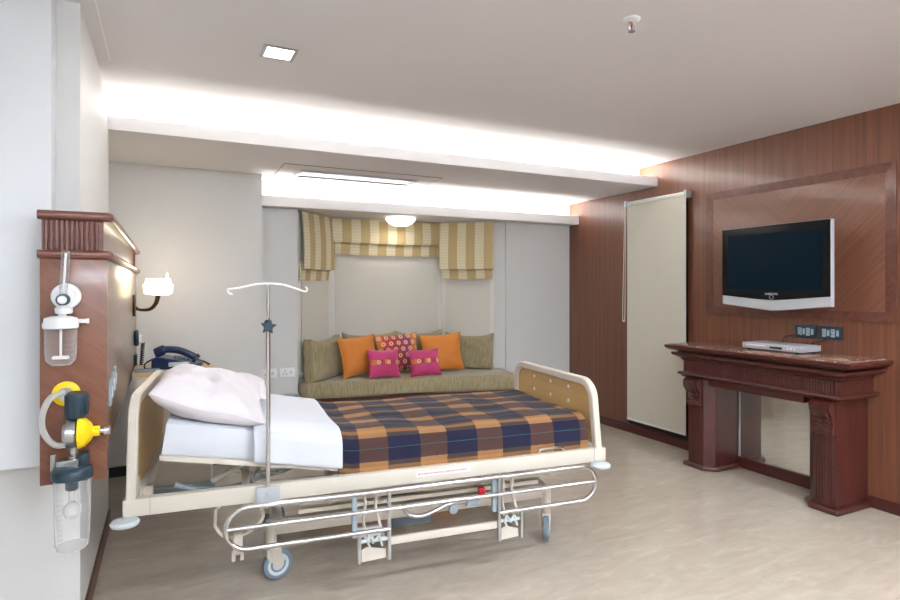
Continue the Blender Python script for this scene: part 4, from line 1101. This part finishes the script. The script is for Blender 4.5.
# folded white top sheet between pillow and blanket
def cloth(name, x0, x1, nx, zoff, drop, mat, label, cat, wr=.006, seed=0, thick=.012, skew=0, dropf=None, uv=False, yin=0, endroll=0):
    bm = new(); uvl = bm.loops.layers.uv.new('UVMap')
    cross = []                                         # (s, y, z relative)
    yA, yB = .055 - thick + yin, BW - .055 + thick - yin
    nd, nt = 9, 36
    rows = []; S = []
    for i in range(nx + 1):
        f = i / nx; row = []; srow = []
        for j in range(nd + nt + nd + 1):
            if j < nd: q = 1 - j / nd; s = -q * drop; y = yA; kind = -1
            elif j <= nd + nt: q = (j - nd) / nt; s = q * (yB - yA); y = yA + s; kind = 0
            else: q = (j - nd - nt) / nd; s = (yB - yA) + q * drop; y = yB; kind = 1
            x = x0 + f * (x1 - x0) + skew * (y / BW)
            zt = topz(x) + zoff
            z = zt
            if kind:
                d = q * (dropf(x) if dropf else drop)
                z = zt - d - .004
                y += kind * (.006 + .010 * math.sin(q * PI * .8) + .007 * noise.noise(Vector((x * 7 + seed, q * 1.5, 2))))
                if q < .12: y -= kind * .012
            else:
                e = min(q, 1 - q)
                if e < .06: z -= .018 * (1 - e / .06) ** 2
                z += wr * (noise.noise(Vector((x * 5 + seed, y * 3.2, 0))) + .6 * noise.noise(Vector((x * 3 + y * 9 + seed, y * 2, 5))) + .6) * min(1, e * 12)
            if endroll:
                if f < .04: z -= endroll * (1 - f / .04) ** 2
            row.append(bm.verts.new((x, y, z))); srow.append((x, s))
        rows.append(row); S.append(srow)
    for i in range(nx):
        for j in range(nd + nt + nd):
            fc = bm.faces.new((rows[i][j], rows[i + 1][j], rows[i + 1][j + 1], rows[i][j + 1]))
            for lp, (a_, b_) in zip(fc.loops, ((i, j), (i + 1, j), (i + 1, j + 1), (i, j + 1))): lp[uvl].uv = S[a_][b_]
    o = link(name, bm, mat, None, BO, (0, 0, BA)); tag(o, label, cat)
    md = o.modifiers.new('solid', 'SOLIDIFY'); md.thickness = thick * .6; md.offset = 0
    md = o.modifiers.new('sub', 'SUBSURF'); md.levels = 1; md.render_levels = 1
    return o
cloth('top_sheet', .50, .885, 30, .019, .150, 'sheet', 'thick white top sheet folded back over mattress beside the plaid blanket', 'sheet', wr=.010, seed=3, thick=.022, skew=-.03)
cloth('plaid_blanket', .865, 2.194, 110, .010, .168, 'plaid', 'navy brown and orange plaid blanket spread over the foot of the bed', 'blanket', wr=.015, seed=9, thick=.010, skew=-.05)

# pillows
def bed_pillow(x, y, z, ry, rz, w, h, t, label, seed, floor_fn):
    b = pillow_bm(w, h, t, 30, .05, 2.6, .03, seed)
    m = T(x, y, z, 0, ry, rz) @ T(rx=-PI / 2)           # laid flat, in bed coordinates
    for v in b.verts:
        v.co = m @ v.co
        v.co.z += .012 * noise.noise(v.co * 6 + Vector((seed, 0, 0)))
        if v.co.y < .35 and v.co.x > .1: v.co.z -= .10 * (.35 - v.co.y) * min(1, (v.co.x - .1) / .2)
        f = floor_fn(v.co.x, v.co.y)
        if v.co.z < f: v.co.z = f + (v.co.z - f) * .02
    for v in b.verts: v.co -= Vector((x, y, 0))
    o = link('bed_pillow', b, 'pillow', None, bedw((x, y, 0)), (0, 0, BA), subsurf=1); tag(o, label, 'pillow', 'white pillows stacked on the bed'); return o
def mat_top(x, y): return topz(min(x, .9)) + .008 if .1 < x else .60
LP = (.36, .60, .90)
bed_pillow(*LP, .165, 0, .46, .62, .11, 'lower white bed pillow, mostly hidden under the upper one', 4, mat_top)
def on_lower(x, y):
    u, v = (x - LP[0]) / .23, (y - LP[1]) / .31
    f = mat_top(x, y)
    if abs(u) < 1 and abs(v) < 1:
        g = ((1 - abs(u) ** 2.6) * (1 - abs(v) ** 2.6)) ** .55
        f = max(f, LP[2] - math.sin(.165) * (x - LP[0]) + .055 * g + .008)
    return f
bed_pillow(.31, .35, .902, .27, .03, .49, .66, .205, 'upper plump white bed pillow leaning on the headboard', 11, on_lower)

# IV pole
ip = thing('drip_pole', 'slim chrome drip pole with curved top hooks clamped to bed frame', 'iv pole', bedw((.5, -.0, 0)), BA)
ip.location = (bedw((.2445 * 2.284 / 2.284, 0, 0))[0] + 0, 0, 0)
ip.location = (.397 - .158 + .158, 2.598, 0)
s_ = .5583
ip.location = bedw((s_, -.014, 0))
bm = new(); tube(bm, [(0, 0, .475), (0, 0, 1.21)], .0095, 12); link('lower_pole', bm, 'chrome', ip)
bm = new(); tube(bm, [(0, 0, 1.18), (0, 0, 1.412)], .0065, 12); link('upper_pole', bm, 'chrome', ip)
bm = new()
pr = [(.018 if k % 2 else .036) for k in range(10)]
pts = [(pr[k] * math.cos(k * PI / 5 + .2), pr[k] * math.sin(k * PI / 5 + .2)) for k in range(10)]
prism(bm, pts, -.014, .014, T(0, -.02, 1.235, rx=PI / 2)); lathe(bm, [(.014, -.018), (.016, -.01), (.016, .02), (.012, .028)], 14, T(0, 0, 1.235)); link('star_knob', bm, 'navyp', ip, bevel=.004)
bm = new(); pts = [(-.155, 0, 1.372), (-.172, 0, 1.378), (-.176, 0, 1.392), (-.165, 0, 1.396), (-.12, 0, 1.402), (-.06, 0, 1.411), (0, 0, 1.415), (.06, 0, 1.411), (.12, 0, 1.398), (.158, 0, 1.386), (.172, 0, 1.385), (.176, 0, 1.398), (.166, 0, 1.404)]
pts = [(p[0] * .93, p[1], p[2] + (.004 if abs(p[0]) < .1 else 0)) for p in pts]; tube(bm, smooth_path(pts, 5), .0045, 8); ho = link('hook_bar', bm, 'whitep', ip)
bm = new(); box(bm, -.05, .05, -.012, .010, .478, .545, bev=.004); lathe(bm, [(.012, 0), (.012, .006), (0, .006)], 14, T(.0, -.012, .51, rx=PI / 2)); link('clamp_plate', bm, 'silver', ip)

# ------------------------------------------------------------------ bedside cabinet
cb = thing('bedside_cabinet', 'cream bedside cabinet with pale oak top on castors behind the bed head', 'cabinet', (.03, 4.2, 0))
pbox('body', 'creambox', cb, -.20, .235, -.19, .19, .16, .855, bev=.004)
pbox('cabinet_top', 'oaktop', cb, -.215, .25, -.205, .205, .855, .883, bev=.004)
pbox('side_post', 'whitep', cb, .225, .24, -.195, -.17, .10, .855, bev=.002)
pbox('bumper_rail', 'greyp', cb, -.215, .25, -.21, .205, .12, .165, bev=.008)
pbox('drawer_front', 'creambox', cb, -.19, .215, -.198, -.188, .66, .84, bev=.003); pbox('door_front', 'creambox', cb, -.19, .215, -.198, -.188, .18, .65, bev=.003)
for a in (-.17, .20):
    for b_ in (-.16, .16):
        bm = new(); lathe(bm, [(.02, -.01), (.03, -.008), (.03, .008), (.02, .01)], 18, T(a, b_, .03, rx=PI / 2)); box(bm, a - .012, a + .012, b_ - .014, b_ + .014, .04, .12); link('castor', bm, 'rubber', cb)

ph = thing('desk_telephone', 'navy desk telephone standing on the bedside cabinet', 'telephone', (.07, 4.16, .884), math.radians(-12)); ph.scale = (1.2, 1.15, 1.35)
bm = new()
for v_, (yA_, yB_) in ((0, (0, 0)),):
    a = [(-.115, .075), (-.115, .045)]
prof = [(-.115, .0), (.115, .0), (.115, .02), (-.06, .055), (-.10, .058), (-.115, .045)]
va = [bm.verts.new((x, -.08, z)) for x, z in prof]; vb = [bm.verts.new((x, .08, z)) for x, z in prof]
bm.faces.new(va); bm.faces.new(list(reversed(vb)))
for i in range(len(prof)): bm.faces.new((va[i], vb[i], vb[(i + 1) % len(prof)], va[(i + 1) % len(prof)]))
link('base', bm, 'phone', ph, bevel=.006)
bm = new(); pts = smooth_path([(-.10, -.055, .075), (-.05, -.055, .092), (.02, -.055, .085), (.085, -.055, .058), (.105, -.055, .04)], 6)
n = len(pts); tube(bm, pts, .018, 12, rads=[.024 if i < 6 or i > n - 6 else .017 for i in range(n)]); link('receiver', bm, 'phone', ph)
bm = new(); box(bm, -.03, .07, -.088, -.0795, .014, .034, bev=.002); 
link('label_strip', bm, 'lightp', ph)
bm = new()
for i in range(4):
    for j in range(3): box(bm, -.02 + i * .022, -.006 + i * .022, -.01 + j * .022, .006 + j * .022, .030 - i * .0, .058 - i * .0044, bev=.001)
link('keypad', bm, 'greyp', ph)
bm = new(); pts = smooth_path([(-.11, -.06, .05), (-.145, -.07, .03), (-.14, -.09, .008), (-.10, -.10, .006)], 8); tube(bm, pts, .004, 6); link('receiver_cord', bm, 'cable', ph)
bm = new(); box(bm, -.085, .055, -.06, .06, 0, .012, bev=.002)
tag(link('notebook', bm, 'rubber', None, (-.09, 4.06, .884), (0, 0, .1)), 'thin dark notebook lying beside the telephone on the cabinet', 'book')
bm = new(); tube(bm, smooth_path([(0, 0, .01), (.04, -.05, .03), (.09, -.12, .02), (.11, -.17, .010)], 6), .009, 8, flat=.7)
tag(link('remote_handset', bm, 'black', None, (.145, 4.34, .884), (0, 0, 0)), 'curved black strap lying at the right rear of the oak cabinet top', 'strap')
for nme in ('notebook', 'remote_handset'): pass

# ------------------------------------------------------------------ camera and render look
cam = bpy.data.cameras.new('camera'); co = bpy.data.objects.new('camera', cam); COL.objects.link(co)
co.location = (0, 0, 1.4); th = math.atan2(284, 580)
co.rotation_euler = (PI / 2, 0, -th)
cam.sensor_width = 36; cam.lens = 36 * 580 / 900; cam.shift_y = -12 / 900; cam.clip_start = .05
scene.camera = co
w = bpy.data.worlds.new('world'); scene.world = w; w.use_nodes = True
w.node_tree.nodes['Background'].inputs[0].default_value = (.9, .95, 1, 1); w.node_tree.nodes['Background'].inputs[1].default_value = .05
vs = scene.view_settings; vs.view_transform = 'Standard'; vs.look = 'None'; vs.gamma = 1; vs.exposure = .48; vs.use_curve_mapping = False
